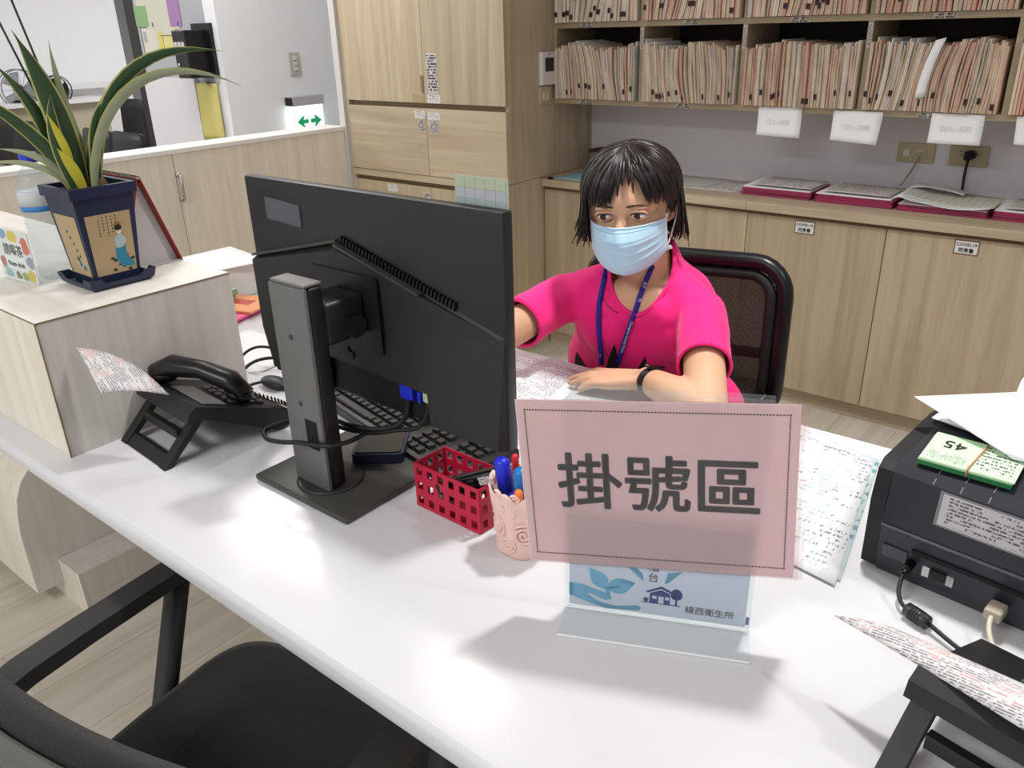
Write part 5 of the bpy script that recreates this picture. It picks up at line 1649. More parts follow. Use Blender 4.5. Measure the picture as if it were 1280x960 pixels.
for k, (a, b, c, d, col) in enumerate([(-4.790, -4.657, 1.452, 1.556, (136, 172, 122)), (-4.435, -4.322, 1.445, 1.66, (166, 124, 176)), (-4.585, -4.535, 1.306, 1.422, (220, 202, 112)), (-4.533, -4.425, 1.306, 1.400, (218, 210, 140)), (-4.423, -4.356, 1.306, 1.400, (218, 218, 196)),
                                   (-4.745, -4.60, 1.308, 1.44, (214, 212, 200)), (-4.40, -4.362, 1.405, 1.432, (176, 84, 84)), (-4.735, -4.700, 1.37, 1.425, (170, 168, 168))]):
    MB().box(a, b, 2.5612 - k * 0.00004, 2.5620, c, d).build('room_field', M('plan_%d' % k, col, 0.6), sh_)
for a, b, c, d in ((-4.757, -4.752, 1.303, 1.45), (-4.757, -4.352, 1.303, 1.306), (-4.536, -4.533, 1.306, 1.402), (-4.62, -4.61, 1.448, 1.47), (-4.36, -4.35, 1.45, 1.47), (-4.757, -4.68, 1.445, 1.449), (-4.56, -4.352, 1.401, 1.404)):
    MB().box(a, b, 2.5605, 2.5611, c, d).build('plan_line', m_inkg, sh_)
single(MB().box(-4.788, -4.262, 2.540, 2.5645, 0.0005, 1.187), 'notice_panel', M('panel_white', (220, 220, 226), 0.5), 'plain white panel leaning on the grey wall under the floor plan', 'panel')
t = thing('wall_box', 'black wall-mounted box with three small white labels', 'wall box', (-4.12, 2.54, 1.19))
MB().rbox(-4.215, -4.040, 2.545, 2.5645, 1.192, 1.456, 0.003, 1).build('back_plate', m_black, t)
MB().rbox(-4.205, -4.085, 2.425, 2.5449, 1.196, 1.425, 0.004, 2).build('box', M('wall_box_black', (24, 24, 26), 0.4), t)
for k in range(3):
    MB().box(-4.195 + k * .034, -4.170 + k * .034, 2.4235, 2.4249, 1.335, 1.370).build('label', m_print, t)
MB().cyl((-4.18, 2.425, 1.26), (-4.18, 2.421, 1.26), 0.010, 14).build('knob', m_steel, t)
MB().box(-4.125, -4.118, 2.4215, 2.4249, 1.215, 1.245).build('latch', m_steel, t)
t = thing('towel', 'yellow cloth hanging on the wall beneath the black box', 'cloth', (-4.165, 2.55, 0.87))
def tw(u, v):
    return (-4.262 + 0.199 * u, 2.548 - 0.008 * math.sin(u * 9) * v - 0.004 * math.sin(u * 17 + 1) * v, 1.165 - 0.29 * v)
MB().sheet(tw, 18, 10, 0.003).build('cloth', M('cloth_yellow', (206, 196, 122), 0.9, bump=0.3, bscale=120), t)
MB().cyl((-4.16, 2.5645, 1.168), (-4.16, 2.535, 1.172), 0.005, 10).build('hook', m_steel, t)

def bench(x0, nseat, y, label):
    t = thing('waiting_bench', label, 'bench', (x0 + nseat * 0.215, y - 0.2, 0), group='black waiting benches in the hall')
    m_b = M('bench_black', (32, 31, 34), 0.5)
    for k in range(nseat):
        xa, xb = x0 + k * 0.43 + 0.008, x0 + (k + 1) * 0.43 - 0.008
        def bk_(u, v, xa=xa, xb=xb):
            return (xa + (xb - xa) * u, y + 0.09 * v - 0.03 * math.sin(PI * u), 0.46 + 0.36 * v - 0.02 * (2 * u - 1) ** 4)
        MB().sheet(bk_, 8, 6, 0.03).build('backrest', m_b, t)
        def st_(u, v, xa=xa, xb=xb):
            return (xa + (xb - xa) * u, y - 0.44 + 0.44 * v, 0.42 + 0.02 * (1 - v) - 0.015 * math.sin(PI * u))
        MB().sheet(st_, 6, 6, 0.03).build('seat', m_b, t)
    MB().box(x0, x0 + nseat * .43, y - 0.24, y - 0.18, 0.34, 0.39).build('beam', m_steel, t)
    for x in (x0 + .2, x0 + nseat * .43 - .2):
        MB().box(x - .03, x + .03, y - 0.42, y + 0.1, 0.0, 0.03).build('foot', m_steel, t)
        MB().box(x - .02, x + .02, y - 0.23, y - 0.19, 0.03, 0.34).build('leg', m_steel, t)
bench(-7.93, 3, 2.72, 'black moulded waiting bench nearer the far white wall')
bench(-6.24, 2, 2.70, 'black moulded waiting bench nearer the notice wall')
t = thing('visitor_chair', 'single black curved-back chair behind the waiting benches', 'chair', (-7.05, 3.42, 0))
def cb_(u, v):
    a = (u - .5) * 1.7
    return (-7.05 + 0.26 * math.sin(a), 3.60 - 0.12 * (1 - math.cos(a)) + 0.04 * v, 0.50 + 0.42 * v - 0.10 * (1 - v) * abs(2 * u - 1))
MB().sheet(cb_, 12, 6, 0.03).build('backrest', MATS['bench_black'], t)
MB().rbox(-7.28, -6.82, 3.18, 3.60, 0.42, 0.47, 0.02, 2).build('seat', MATS['bench_black'], t)
for a, b in ((-7.25, 3.2), (-6.85, 3.2), (-7.25, 3.58), (-6.85, 3.58)):
    MB().cyl((a, b, 0), (a, b, 0.42), 0.012, 10).build('leg', m_steel, t)
t = thing('wall_counter', 'long white counter with beige front along the far hall wall', 'counter', (-8.2, 2.5, 0))
MB().box(-8.495, -7.98, 0.2, 3.89, 0.862, 0.892).build('top', m_white, t)
MB().box(-8.495, -8.05, 0.25, 3.86, 0.0, 0.861).build('front', M('counter_beige', (178, 170, 152), 0.6), t)
single(MB().rbox(-8.47, -8.40, 3.30, 4.10, 0.955, 1.005, 0.004, 1).box(-8.499, -8.46, 3.6, 3.7, 0.95, 0.99), 'wall_ledge', m_white, 'short white ledge fixed to the far hall wall above the counter', 'ledge')
def fan(y, black, label):
    t = thing('desk_fan', label, 'fan', (-8.2, y, 0.8922), group='desk fans on the hall counter')
    mg = m_black if black else M('fan_wire_grey', (110, 112, 116), 0.4)
    MB().lathe([(0.085, 0), (0.088, 0.01), (0.07, 0.022), (0.012, 0.026)], 24).build('base', m_black, t, world=False)
    zc = 0.11 if not black else 0.085
    R_ = 0.165 if not black else 0.12
    MB().cyl((0, 0, 0.02), (0, 0, zc), 0.012, 10).build('post', m_black, t, world=False)
    for x in (-0.03, 0.04):
        MB().tube([(x, R_ * math.cos(a), zc + R_ * math.sin(a)) for a in [j * 2 * PI / 28 for j in range(28)]], 0.005, 6, closed=True).build('cage_ring', mg, t, world=False)
    for k in range(16):
        a = k * 2 * PI / 16
        MB().tube([(0.055, 0.03 * math.cos(a), zc + 0.03 * math.sin(a)), (0.05, R_ * .6 * math.cos(a), zc + R_ * .6 * math.sin(a)), (0.04, R_ * math.cos(a), zc + R_ * math.sin(a))], 0.0018, 5).build('cage_wire', mg, t, world=False)
    MB().ell((-0.03, 0, zc), (0.06, 0.045, 0.045), 16, 10).build('motor', m_black, t, world=False)
    for k in range(3):
        a = k * 2 * PI / 3
        def bl_(u, v, a=a):
            th = a + (u - .5) * 1.3
            r = 0.03 + (R_ - .05) * v
            return (0.005 + 0.02 * (u - .5), r * math.cos(th), zc + r * math.sin(th))
        MB().sheet(bl_, 6, 4, 0.002).build('blade', m_black if black else acrylic('fan_blade', (190, 194, 198), 0.5, 0.2), t, world=False)
fan(3.19, False, 'grey wire desk fan standing on the hall counter')
fan(3.50, True, 'smaller all-black desk fan on the hall counter')

# ================================================================== CHAIRS
# ---- visitor chair pushed under the desk
t = thing('armchair', 'black fabric chair with flat armrests pushed under the desk front', 'chair', (-0.80, 0.36, 0), rotz=math.radians(11))
m_fab = M('seat_fabric', (20, 20, 21), 0.95, bump=0.5, bscale=900, sheen=0.2)
m_arm = M('arm_plastic', (46, 46, 47), 0.55, bump=0.1, bscale=700)
seat_o = []
for i in range(48):
    a = 2 * PI * i / 48
    ca, sa = math.cos(a), math.sin(a)
    e = 0.32
    seat_o.append((0.235 * math.copysign(abs(ca) ** e, ca), 0.035 + 0.232 * math.copysign(abs(sa) ** e, sa)))
mb = MB()
vs, fs = [], []
lay = [(0.94, 0.405), (1.0, 0.418), (1.0, 0.452), (0.975, 0.466), (0.90, 0.474), (0.5, 0.478)]
for s_, z in lay:
    for x, y in seat_o:
        vs.append((x * s_, 0.035 + (y - 0.035) * s_, z - 0.02 * max(0, (y - 0.035) / 0.232) ** 3 * (1 if z > .44 else 0)))
n = 48
for i in range(len(lay) - 1):
    for k in range(n):
        k2 = (k + 1) % n
        fs.append((i * n + k, i * n + k2, (i + 1) * n + k2, (i + 1) * n + k))
fs += [tuple(range(n - 1, -1, -1)), tuple((len(lay) - 1) * n + k for k in range(n))]
mb.add(vs, fs, True).build('seat', m_fab, t, world=False)
MB().rbox(-0.20, 0.20, -0.16, 0.22, 0.385, 0.404, 0.004, 1).build('seat_pan', m_black, t, world=False)
for s_ in (-1, 1):
    x = s_ * 0.255
    sharp(MB().ribbon([(x, 0.190, 0.634), (x, 0.10, 0.637), (x, 0.0, 0.640), (x, -0.09, 0.640), (x, -0.125, 0.635), (x, -0.155, 0.620), (x, -0.178, 0.594), (x, -0.19, 0.56), (x, -0.195, 0.50), (x * .96, -0.185, 0.40)], 0.044, 0.024, (1, 0, 0)).build('armrest', m_arm, t, world=False), 40)
    MB().ribbon([(x, 0.165, 0.630), (x, 0.10, 0.46), (x, 0.02, 0.25), (x, -0.08, 0.0)], 0.036, 0.016, (1, 0, 0)).build('leg', m_arm, t, world=False)
    MB().ribbon([(x * .97, -0.18, 0.41), (x * .97, -0.05, 0.28), (x * .97, 0.20, 0.0)], 0.030, 0.016, (1, 0, 0)).build('leg', m_black, t, world=False)
def bkf(u, v):
    return (-0.230 + 0.46 * u, -0.160 - 0.022 * math.sin(PI * u) - 0.010 * v, 0.600 + 0.155 * v)
MB().sheet(bkf, 14, 6, 0.036).build('backrest', m_fab, t, world=False)
MB().ribbon([(-0.262 + 0.524 * k / 14, -0.196 - 0.024 * math.sin(PI * k / 14), 0.725) for k in range(15)], 0.050, 0.012, (0, 0, 1)).build('back_frame', M('frame_grey', (86, 88, 84), 0.5), t, world=False)

# ---- staff chair with mesh back
CA = math.radians(194.5)
t = thing('office_chair', 'black mesh-back office chair behind the woman', 'chair', (-0.825, 1.53, 0), rotz=CA)
Hw, z0_, z1_, rc = 0.235, 0.50, 0.885, 0.075
def rr_path(hw, za, zb, r, y):
    pts = []
    for cx, cz, a0 in ((hw - r, zb - r, 0), (-hw + r, zb - r, 90), (-hw + r, za + r, 180), (hw - r, za + r, 270)):
        for k in range(7):
            a = math.radians(a0 + 15 * k)
            x, z = cx + r * math.cos(a), cz + r * math.sin(a)
            pts.append((x, y + 0.10 * (x / hw) ** 2 * 0.25 - 0.05 * ((z - .7) / .2) ** 2 * 0.2, z))
    return pts
MB().tube(rr_path(Hw, z0_, z1_, rc, -0.22), 0.019, 10, closed=True).build('back_frame', M('chair_frame_black', (18, 18, 20), 0.3), t, world=False)
MB().tube(rr_path(Hw - 0.030, z0_ + .03, z1_ - .03, rc - .02, -0.221), 0.0135, 8, closed=True).build('mesh_border', M('border_black', (26, 26, 27), 0.7, bump=0.3, bscale=600), t, world=False)
def msh(u, v):
    x, z = -Hw + .03 + (2 * Hw - .06) * u, z0_ + .03 + (z1_ - z0_ - .06) * v
    return (x, -0.220 + 0.10 * (x / Hw) ** 2 * 0.25 - 0.05 * ((z - .7) / .2) ** 2 * 0.2, z)
MB().sheet(msh, 16, 14, 0.0012).build('back_mesh', netting('chair_mesh', (14, 14, 15), 330.0, 0.42), t, world=False)
MB().rbox(-Hw + .02, Hw - .02, -0.238, -0.212, 0.645, 0.668, 0.006, 2).build('lumbar_bar', m_black, t, world=False)
MB().ribbon(bez([(0, -0.245, 0.62), (0, -0.27, 0.50), (0, -0.22, 0.40), (0, -0.05, 0.40)], 14), 0.06, 0.016, (1, 0, 0)).build('back_post', m_black, t, world=False)
MB().rbox(-0.24, 0.24, -0.20, 0.25, 0.405, 0.455, 0.02, 3).build('seat', m_fab, t, world=False)
MB().cyl((0, 0, 0.09), (0, 0, 0.404), 0.025, 16).build('gas_column', m_black, t, world=False)
for k in range(5):
    a = k * 2 * PI / 5 + 0.3
    MB().tube([(0.02 * math.cos(a), 0.02 * math.sin(a), 0.095), (0.28 * math.cos(a), 0.28 * math.sin(a), 0.065)], [0.024, 0.015], 10).build('base_spoke', m_black, t, world=False)
    c = Vector((0.28 * math.cos(a), 0.28 * math.sin(a), 0.0275))
    s2 = Vector((-math.sin(a), math.cos(a), 0)) * 0.02
    MB().cyl(c - s2, c + s2, 0.027, 16).build('castor', m_black, t, world=False)

# ================================================================== THE WOMAN AT THE DESK
from mathutils.bvhtree import BVHTree
person = thing('person', 'woman in bright pink t-shirt and blue face mask seated behind the desk', 'person', (-0.80, 1.50, 0))
HC = Vector((-0.806, 1.345, 1.086))
fw = Vector((0.333, -0.943, 0)).normalized()
rt = Vector((fw.y, -fw.x, 0))           # her right
MH = Matrix.Translation(HC) @ Matrix(((rt.x, fw.x, 0, 0), (rt.y, fw.y, 0, 0), (0, 0, 1, 0), (0, 0, 0, 1))) @ Matrix.Rotation(math.radians(-7), 4, 'X') @ Matrix.Rotation(math.radians(4), 4, 'Y') @ Matrix.Diagonal((1.02, 1.0, 0.88, 1))
R3 = MH.to_3x3()
def hp(x, y, z):
    return MH @ Vector((x, y, z))
TL = Vector((0.97, 0.25, 0)).normalized()   # torso: her left
TF = Vector((0.25, -0.97, 0)).normalized()  # torso: front
RT_ = Matrix(((TL.x, TF.x, 0), (TL.y, TF.y, 0), (0, 0, 1)))
SL, EL, WL = Vector((-0.672, 1.400, 0.872)), Vector((-0.527, 1.150, 0.797)), Vector((-0.692, 1.235, 0.786))
SR, ER, WR = Vector((-0.955, 1.335, 0.872)), Vector((-0.955, 1.110, 0.852)), Vector((-1.080, 1.000, 0.800))

def voxel(mb, name, size, smooth_it, fac=0.5):
    me = mb.mesh(name, [])
    o = bpy.data.objects.new(name, me)
    COL.objects.link(o)
    r = o.modifiers.new('r', 'REMESH')
    r.mode = 'VOXEL'
    r.voxel_size = size
    r.use_smooth_shade = True
    s = o.modifiers.new('s', 'SMOOTH')
    s.factor = fac
    s.iterations = smooth_it
    dg = bpy.context.evaluated_depsgraph_get()
    dg.update()
    out = bpy.data.meshes.new_from_object(o.evaluated_get(dg))
    bpy.data.objects.remove(o)
    bpy.data.meshes.remove(me)
    out.name = name
    return out

def link_mesh(me, name, mat, parent):
    me.transform(Matrix.Translation(-wloc(parent)))
    me.materials.clear()
    me.materials.append(mat)
    for p in me.polygons:
        p.use_smooth = True
    o = bpy.data.objects.new(name, me)
    COL.objects.link(o)
    o.parent = parent
    return o

m_skin = M('skin', (216, 170, 138), 0.5, sub=0.25, bump=0.04, bscale=700, var=0.04, vscale=30)
b = MB()
# head
b.ell(hp(0, -0.010, 0.032), (0.073, 0.092, 0.084), 28, 18, R3)
b.ell(hp(0, 0.022, -0.035), (0.062, 0.064, 0.070), 24, 16, R3)
b.ell(hp(0, 0.045, -0.088), (0.034, 0.034, 0.030), 18, 12, R3)
b.ell(hp(0, 0.040, 0.022), (0.061, 0.048, 0.05), 22, 14, R3)
for s in (-1, 1):
    b.ell(hp(s * 0.035, 0.048, -0.034), (0.022, 0.024, 0.024), 16, 10, R3)
    b.ell(hp(s * 0.074, -0.006, -0.012), (0.009, 0.020, 0.030), 14, 10, R3)
    b.ell(hp(s * 0.064, 0.004, -0.008), (0.016, 0.030, 0.036), 14, 10, R3)
    b.ell(hp(s * 0.079, -0.016, -0.004), (0.007, 0.012, 0.020), 14, 10, R3)
    b.ell(hp(s * 0.030, 0.074, 0.018), (0.020, 0.014, 0.009), 14, 10, R3)
b.capsule(hp(0, 0.080, 0.004), hp(0, 0.099, -0.034), 0.008, 0.0135)
# neck and torso core
b.capsule((-0.797, 1.425, 0.90), hp(0, -0.022, -0.06), 0.056, 0.050)
b.ell((-0.800, 1.435, 0.82), (0.135, 0.090, 0.14), 24, 16, RT_)
b.ell((-0.80, 1.50, 0.66), (0.125, 0.095, 0.15), 24, 16, RT_)
b.ell((-0.80, 1.58, 0.56), (0.14, 0.12, 0.10), 24, 16, RT_)
b.capsule(SL, SR, 0.040, 0.040)
b.ell((-0.790, 1.378, 0.905), (0.078, 0.045, 0.028), 20, 12, RT_)
b.ell((-0.790, 1.365, 0.880), (0.085, 0.040, 0.05), 20, 12, RT_)
# arms
for s_, e_, w_ in ((SL, EL, WL), (SR, ER, WR)):
    b.capsule(s_, e_, 0.041, 0.035)
    mid = e_.lerp(w_, 0.35) + Vector((0, 0, 0.003))
    b.capsule(e_, mid, 0.037, 0.036)
    b.capsule(mid, w_, 0.036, 0.025)
def hand(W, d, side, floor_z, spread=1.0):
    """side = direction (unit) from the middle of the palm towards the thumb"""
    d = d.normalized()
    n = [(0.027, 0.070, 0.076), (0.009, 0.077, 0.080), (-0.009, 0.071, 0.077), (-0.0255, 0.054, 0.070)]
    for k, (off, L_, pl_) in enumerate(n):
        base = W + side * off * 0.55 + d * 0.008
        kn = W + d * pl_ + side * off + Vector((0, 0, -0.004 - 0.002 * (k == 3)))
        b.capsule(base, kn, 0.0145, 0.0105)
        dd = (d + side * (off * 2.4 * spread)).normalized()
        p1 = kn + dd * L_ * 0.46 + Vector((0, 0, 0.001))
        p2 = p1 + dd * L_ * 0.32
        p3 = p2 + dd * L_ * 0.20
        p2.z = max(p2.z - 0.008, floor_z + 0.0085)
        p3.z = floor_z + 0.0075
        b.capsule(kn, p1, 0.0098, 0.0088, 12, 4)
        b.capsule(p1, p2, 0.0088, 0.0080, 12, 4)
        b.capsule(p2, p3, 0.0080, 0.0068, 12, 4)
    r0 = W + d * 0.018 + side * 0.018 + Vector((0, 0, -0.006))
    r1 = r0 + d * 0.030 + side * 0.024
    r2 = r1 + d * 0.030 + side * 0.008
    r1.z, r2.z = floor_z + 0.014, floor_z + 0.010
    b.capsule(r0, r1, 0.014, 0.0105, 12, 4)
    b.capsule(r1, r2, 0.0105, 0.008, 12, 4)
dL = Vector((-0.96, -0.26, -0.06)).normalized()
hand(WL, dL, Vector((-dL.y, dL.x, 0)).normalized() * -1, DZ + 0.0022)
dR = Vector((-0.88, -0.30, -0.10)).normalized()
hand(WR, dR, Vector((dR.y, -dR.x, 0)).normalized() * -1, DZ + 0.012)
# legs
for s in (-1, 1):
    hip = Vector((-0.80, 1.58, 0.545)) + TL * 0.085 * s
    knee = hip + TF * 0.40 + Vector((0, 0, 0.0))
    knee.z = 0.53
    ank = Vector((knee.x, knee.y + 0.03, 0.09))
    b.capsule(hip, knee, 0.075, 0.055)
    b.capsule(knee, ank, 0.050, 0.034)
body = voxel(b, 'body', 0.0036, 5)
# eye sockets pressed in
for vtx in body.vertices:
    q = MH.inverted() @ vtx.co
    if q.y > 0.03 and abs(q.z) < 0.05:
        for s in (-1, 1):
            dx, dz = (q.x - s * 0.031) / 0.018, (q.z - 0.002) / 0.012
            g = math.exp(-(dx * dx + dz * dz))
            q.y -= 0.0065 * g
        vtx.co = MH @ q
link_mesh(body, 'body', m_skin, person)

# ---- eyes, brows
m_eye = M('eye_white', (226, 220, 214), 0.25)
m_iris = M('iris_brown', (58, 34, 22), 0.15)
m_hair = M('hair_black', (20, 16, 15), 0.38, spec=0.6)
m_lid = M('eyelid_skin', (210, 164, 134), 0.55)
for s in (-1, 1):
    ec = (s * 0.031, 0.0755, 0.002)
    e = MB().ell(hp(*ec), (0.0135, 0.0095, 0.0078), 20, 14, R3).build('eye', m_eye, person)
    MB().ell(hp(s * 0.031 + 0.0016, 0.0832, 0.0018), (0.0064, 0.0024, 0.0066), 16, 10, R3).build('iris', m_iris, e)
    MB().tube([hp(s * 0.031 + 0.0150 * math.cos(a), 0.0822 + 0.004 * math.sin(a) - 0.004 * abs(math.cos(a)), 0.0014 + 0.0078 * math.sin(a)) for a in [PI * k / 12 for k in range(13)]], [0.0005, 0.0009, 0.0012] + [0.0014] * 7 + [0.0012, 0.0009, 0.0005], 6).build('lash_line', m_hair, person)
    MB().tube([hp(s * 0.031 + 0.0158 * math.cos(a), 0.0815 + 0.005 * math.sin(a) - 0.004 * abs(math.cos(a)), 0.0035 + 0.0095 * math.sin(a)) for a in [PI * k / 12 for k in range(13)]], 0.0024, 8).build('eyelid', m_lid, person)
    MB().tube([hp(s * 0.031 + 0.0145 * math.cos(a), 0.0815 - 0.004 * abs(math.cos(a)), 0.0010 - 0.0072 * math.sin(a)) for a in [PI * k / 12 for k in range(13)]], 0.0016, 8).build('lower_lid', m_lid, person)
    MB().tube([hp(s * x, y, z) for x, y, z in ((0.012, 0.0900, 0.0235), (0.020, 0.0915, 0.0258), (0.030, 0.0895, 0.0268), (0.040, 0.083, 0.0245), (0.048, 0.0745, 0.0190))], [0.0014, 0.0021, 0.0020, 0.0015, 0.0006], 6, flat=1.0).build('eyebrow', M('brow_brown', (70, 46, 36), 0.8), person)

# ---- face mask
def maskp(u, v):
    prof = [(0.0, 0.1035), (0.12, 0.1125), (0.25, 0.1195), (0.45, 0.1185), (0.65, 0.1165), (0.82, 0.112), (0.93, 0.103), (1.0, 0.088)]
    yc = prof[-1][1]
    for (a, ya), (c, yb_) in zip(prof[:-1], prof[1:]):
        if a <= v <= c:
            yc = ya + (yb_ - ya) * (v - a) / (c - a)
            break
    au = abs(u)
    x = 0.0705 * math.sin(u * 1.25) / math.sin(1.25)
    y = yc - (yc - 0.030) * (1 - math.cos(au * PI / 2)) ** 0.85 + 0.006 * au * max(0, 1 - 3 * v) * (1 - au)
    zc = -0.0145 - 0.112 * v
    zs = -0.0220 - 0.068 * v
    k = au ** 1.6
    z = zc * (1 - k) + zs * k
    pl = 0
    for c in (0.30, 0.48, 0.66):
        dv = (v - c) / 0.10
        if 0 <= dv < 1:
            pl += 0.0026 * (1 - dv)
    y += pl * (1 - au ** 4) + 0.0007 * math.sin(u * 23 + v * 9) * (1 - au)
    return hp(x, y, z)
mk = MB().sheet(lambda u, v: maskp(1 - 2 * u, v), 44, 44, 0.0016).build('face_mask', M('mask_blue', (186, 222, 242), 0.75, bump=0.08, bscale=900, sheen=0.2), person)
m_loop = M('mask_white', (232, 234, 236), 0.7)
MB().tube([maskp(-1 + 2 * k / 30, 0.012) + R3 @ Vector((0, 0.0016, 0)) for k in range(31)], 0.0016, 6).build('nose_wire_edge', M('mask_pale', (196, 222, 236), 0.7), mk)
MB().tube([maskp(-0.96 + 1.92 * k / 30, 0.085) + R3 @ Vector((0, 0.0010, 0)) for k in range(31)], 0.0007, 5).build('seam', M('mask_seam', (130, 168, 196), 0.7), mk)
for s in (-1, 1):
    MB().tube([maskp(s * 0.985, k / 12) + R3 @ Vector((0, 0.0012, 0)) for k in range(13)], 0.0022, 6).build('side_binding', m_loop, mk)
    MB().tube(bez([hp(s * 0.0705, 0.030, -0.022), hp(s * 0.082, 0.010, 0.004), hp(s * 0.090, -0.020, 0.016), hp(s * 0.086, -0.034, -0.012), hp(s * 0.082, -0.010, -0.045), hp(s * 0.0705, 0.030, -0.086)], 22), 0.0016, 6).build('ear_loop', m_loop, mk)
MB().box(-0.005, 0.007, -0.001, 0.001, -0.004, 0.004, Matrix.Rotation(0.4, 3, 'Y')).xf(MH @ Matrix.Translation((-0.0735, 0.029, -0.090))).build('loop_end', m_loop, mk)

# ---- t-shirt
sb = MB()
sb.ell((-0.812, 1.437, 0.82), (0.160, 0.108, 0.15), 28, 18, RT_)
sb.ell((-0.832, 1.475, 0.70), (0.180, 0.120, 0.17), 28, 18, RT_)
sb.ell((-0.80, 1.56, 0.57), (0.165, 0.145, 0.12), 28, 18, RT_)
for s in (-1, 1):
    c = Vector((-0.803, 1.437, 0.825)) + TF * 0.060 + TL * 0.065 * s
    sb.ell(c, (0.068, 0.058, 0.065), 18, 12, RT_)
sb.capsule(SL, SR, 0.049, 0.049)
sb.capsule((-0.80, 1.42, 0.925), SL, 0.058, 0.049)
sb.capsule((-0.80, 1.42, 0.925), SR, 0.058, 0.049)
sb.capsule((-0.797, 1.43, 0.88), (-0.803, 1.410, 0.955), 0.080, 0.070)
PLs, PRs = SL.lerp(EL, 0.56), SR.lerp(ER, 0.66)
sb.capsule(SL, SL.lerp(EL, 0.85), 0.050, 0.054)
sb.capsule(SR, SR.lerp(ER, 0.90), 0.050, 0.054)
shirt = voxel(sb, 'tshirt', 0.0065, 9)
bm = bmesh.new()
bm.from_mesh(shirt)
def cut(co, no, sel):
    fs_ = [f for f in bm.faces if sel(f.calc_center_median())]
    geom = set(fs_)
    for f in fs_:
        geom.update(f.edges)
        geom.update(f.verts)
    bmesh.ops.bisect_plane(bm, geom=list(geom), dist=1e-6, plane_co=co, plane_no=no, clear_outer=True)
def near(p, a, c, r):
    ab = c - a
    t_ = max(0, min(1.6, (p - a).dot(ab) / ab.length_squared))
    return (p - (a + ab * t_)).length < r and t_ > 0.35
cut(PLs, (EL - SL).normalized(), lambda p: near(p, SL, EL, 0.064))
cut(PRs, (ER - SR).normalized(), lambda p: near(p, SR, ER, 0.066))
# round neck opening around the axis of the neck
na = Vector((-0.795, 1.402, 0.90))
nx_ = Vector((-0.03, -0.35, 0.94)).normalized()
nu_ = (TL - nx_ * TL.dot(nx_)).normalized()
nv_ = nx_.cross(nu_)
def neckr(p):
    d = p - na
    return math.hypot(d.dot(nu_) / 0.066, d.dot(nv_) / 0.084)
dead = [f for f in bm.faces if neckr(f.calc_center_median()) < 1.0 and f.calc_center_median().z > 0.86]
bmesh.ops.delete(bm, geom=dead, context='FACES')
for v in bm.verts:
    if v.is_boundary and neckr(v.co) < 1.3 and v.co.z > 0.86:
        d = v.co - na
        r = max(neckr(v.co), 1e-3)
        a_, b_ = d.dot(nu_), d.dot(nv_)
        v.co = v.co + (nu_ * a_ + nv_ * b_) * (1 / r - 1)
cut(Vector((0, 0, 0.50)), Vector((0, 0, -1)), lambda p: p.z < 0.53)
# folds
bm.normal_update()
for v in bm.verts:
    p = v.co
    d = 0.0
    for a0, dr, fr_, am in ((Vector((-0.70, 1.33, 0.86)), Vector((0.5, -0.2, -0.8)), 120, 0.0022), (Vector((-0.92, 1.30, 0.86)), Vector((-0.5, -0.3, -0.8)), 110, 0.0022)):
        r = (p - a0).length
        d += am * math.exp(-(r / 0.09) ** 2) * math.sin(fr_ * (p - a0).dot(dr.cross(TF).normalized()))
    d += 0.0035 * noise.noise(Vector((p.x * 16, p.y * 16, p.z * 9)))
    d += 0.0016 * noise.noise(Vector((p.x * 42, p.y * 42, p.z * 26)))
    v.co = p + v.normal * d
bm.to_mesh(shirt)
bm.free()
m_shirt = M('shirt_pink', (246, 26, 128), 0.8, bump=0.10, bscale=1500, sheen=0.15)
sh = link_mesh(shirt, 'tshirt', m_shirt, person)
so = sh.modifiers.new('thickness', 'SOLIDIFY')
so.thickness = 0.003
so.offset = -1
L0 = wloc(person)
bvh = BVHTree.FromPolygons([v.co + L0 for v in shirt.vertices], [p.vertices[:] for p in shirt.polygons])
bvhb = BVHTree.FromPolygons([v.co + L0 for v in body.vertices], [p.vertices[:] for p in body.polygons])
# hems and collar rib as tubes along the open edges
bm = bmesh.new()
bm.from_mesh(shirt)
bm.verts.ensure_lookup_table()
left = {e for e in bm.edges if e.is_boundary}
loops = []
while left:
    e = left.pop()
    loop = [e.verts[0], e.verts[1]]
    grown = True
    while grown:
        grown = False
        for e2 in loop[-1].link_edges:
            if e2 in left:
                left.discard(e2)
                loop.append(e2.other_vert(loop[-1]))
                grown = True
                break
    if len(loop) > 20:
        loops.append([v.co + L0 for v in loop])
bm.free()
for lp in loops:
    c = sum(lp, Vector()) / len(lp)
    if c.z < 0.6:
        continue
    pts = lp[:-1:3]
    pts = [(pts[i - 2] + pts[i - 1] + pts[i] + pts[(i + 1) % len(pts)] + pts[(i + 2) % len(pts)]) / 5 for i in range(len(pts))]
    MB().tube(pts, 0.0042 if c.z > 0.92 else 0.0028, 8, closed=True).build('collar_rib' if c.z > 0.92 else 'sleeve_hem', m_shirt, sh)

def pixray(u, v):
    d = Vector((RC[0][k] * (u - 640) / 1013.547 + RC[1][k] * (v - 480) / 1013.547 + RC[2][k] for k in range(3)))
    return d.normalized()
def onbody(u, v, off=0.002, cloth_only=False):
    """point of the clothed body in the given photo direction"""
    d = pixray(u, v)
    best = None
    for tr in ((bvh,) if cloth_only else (bvh, bvhb)):
        h_ = tr.ray_cast(CAMP, d)
        if h_[0] is not None and (best is None or h_[3] < best[1]):
            best = (h_[0], h_[3])
    if best is None:
        return CAMP + d * 1.5
    return best[0] - d * off

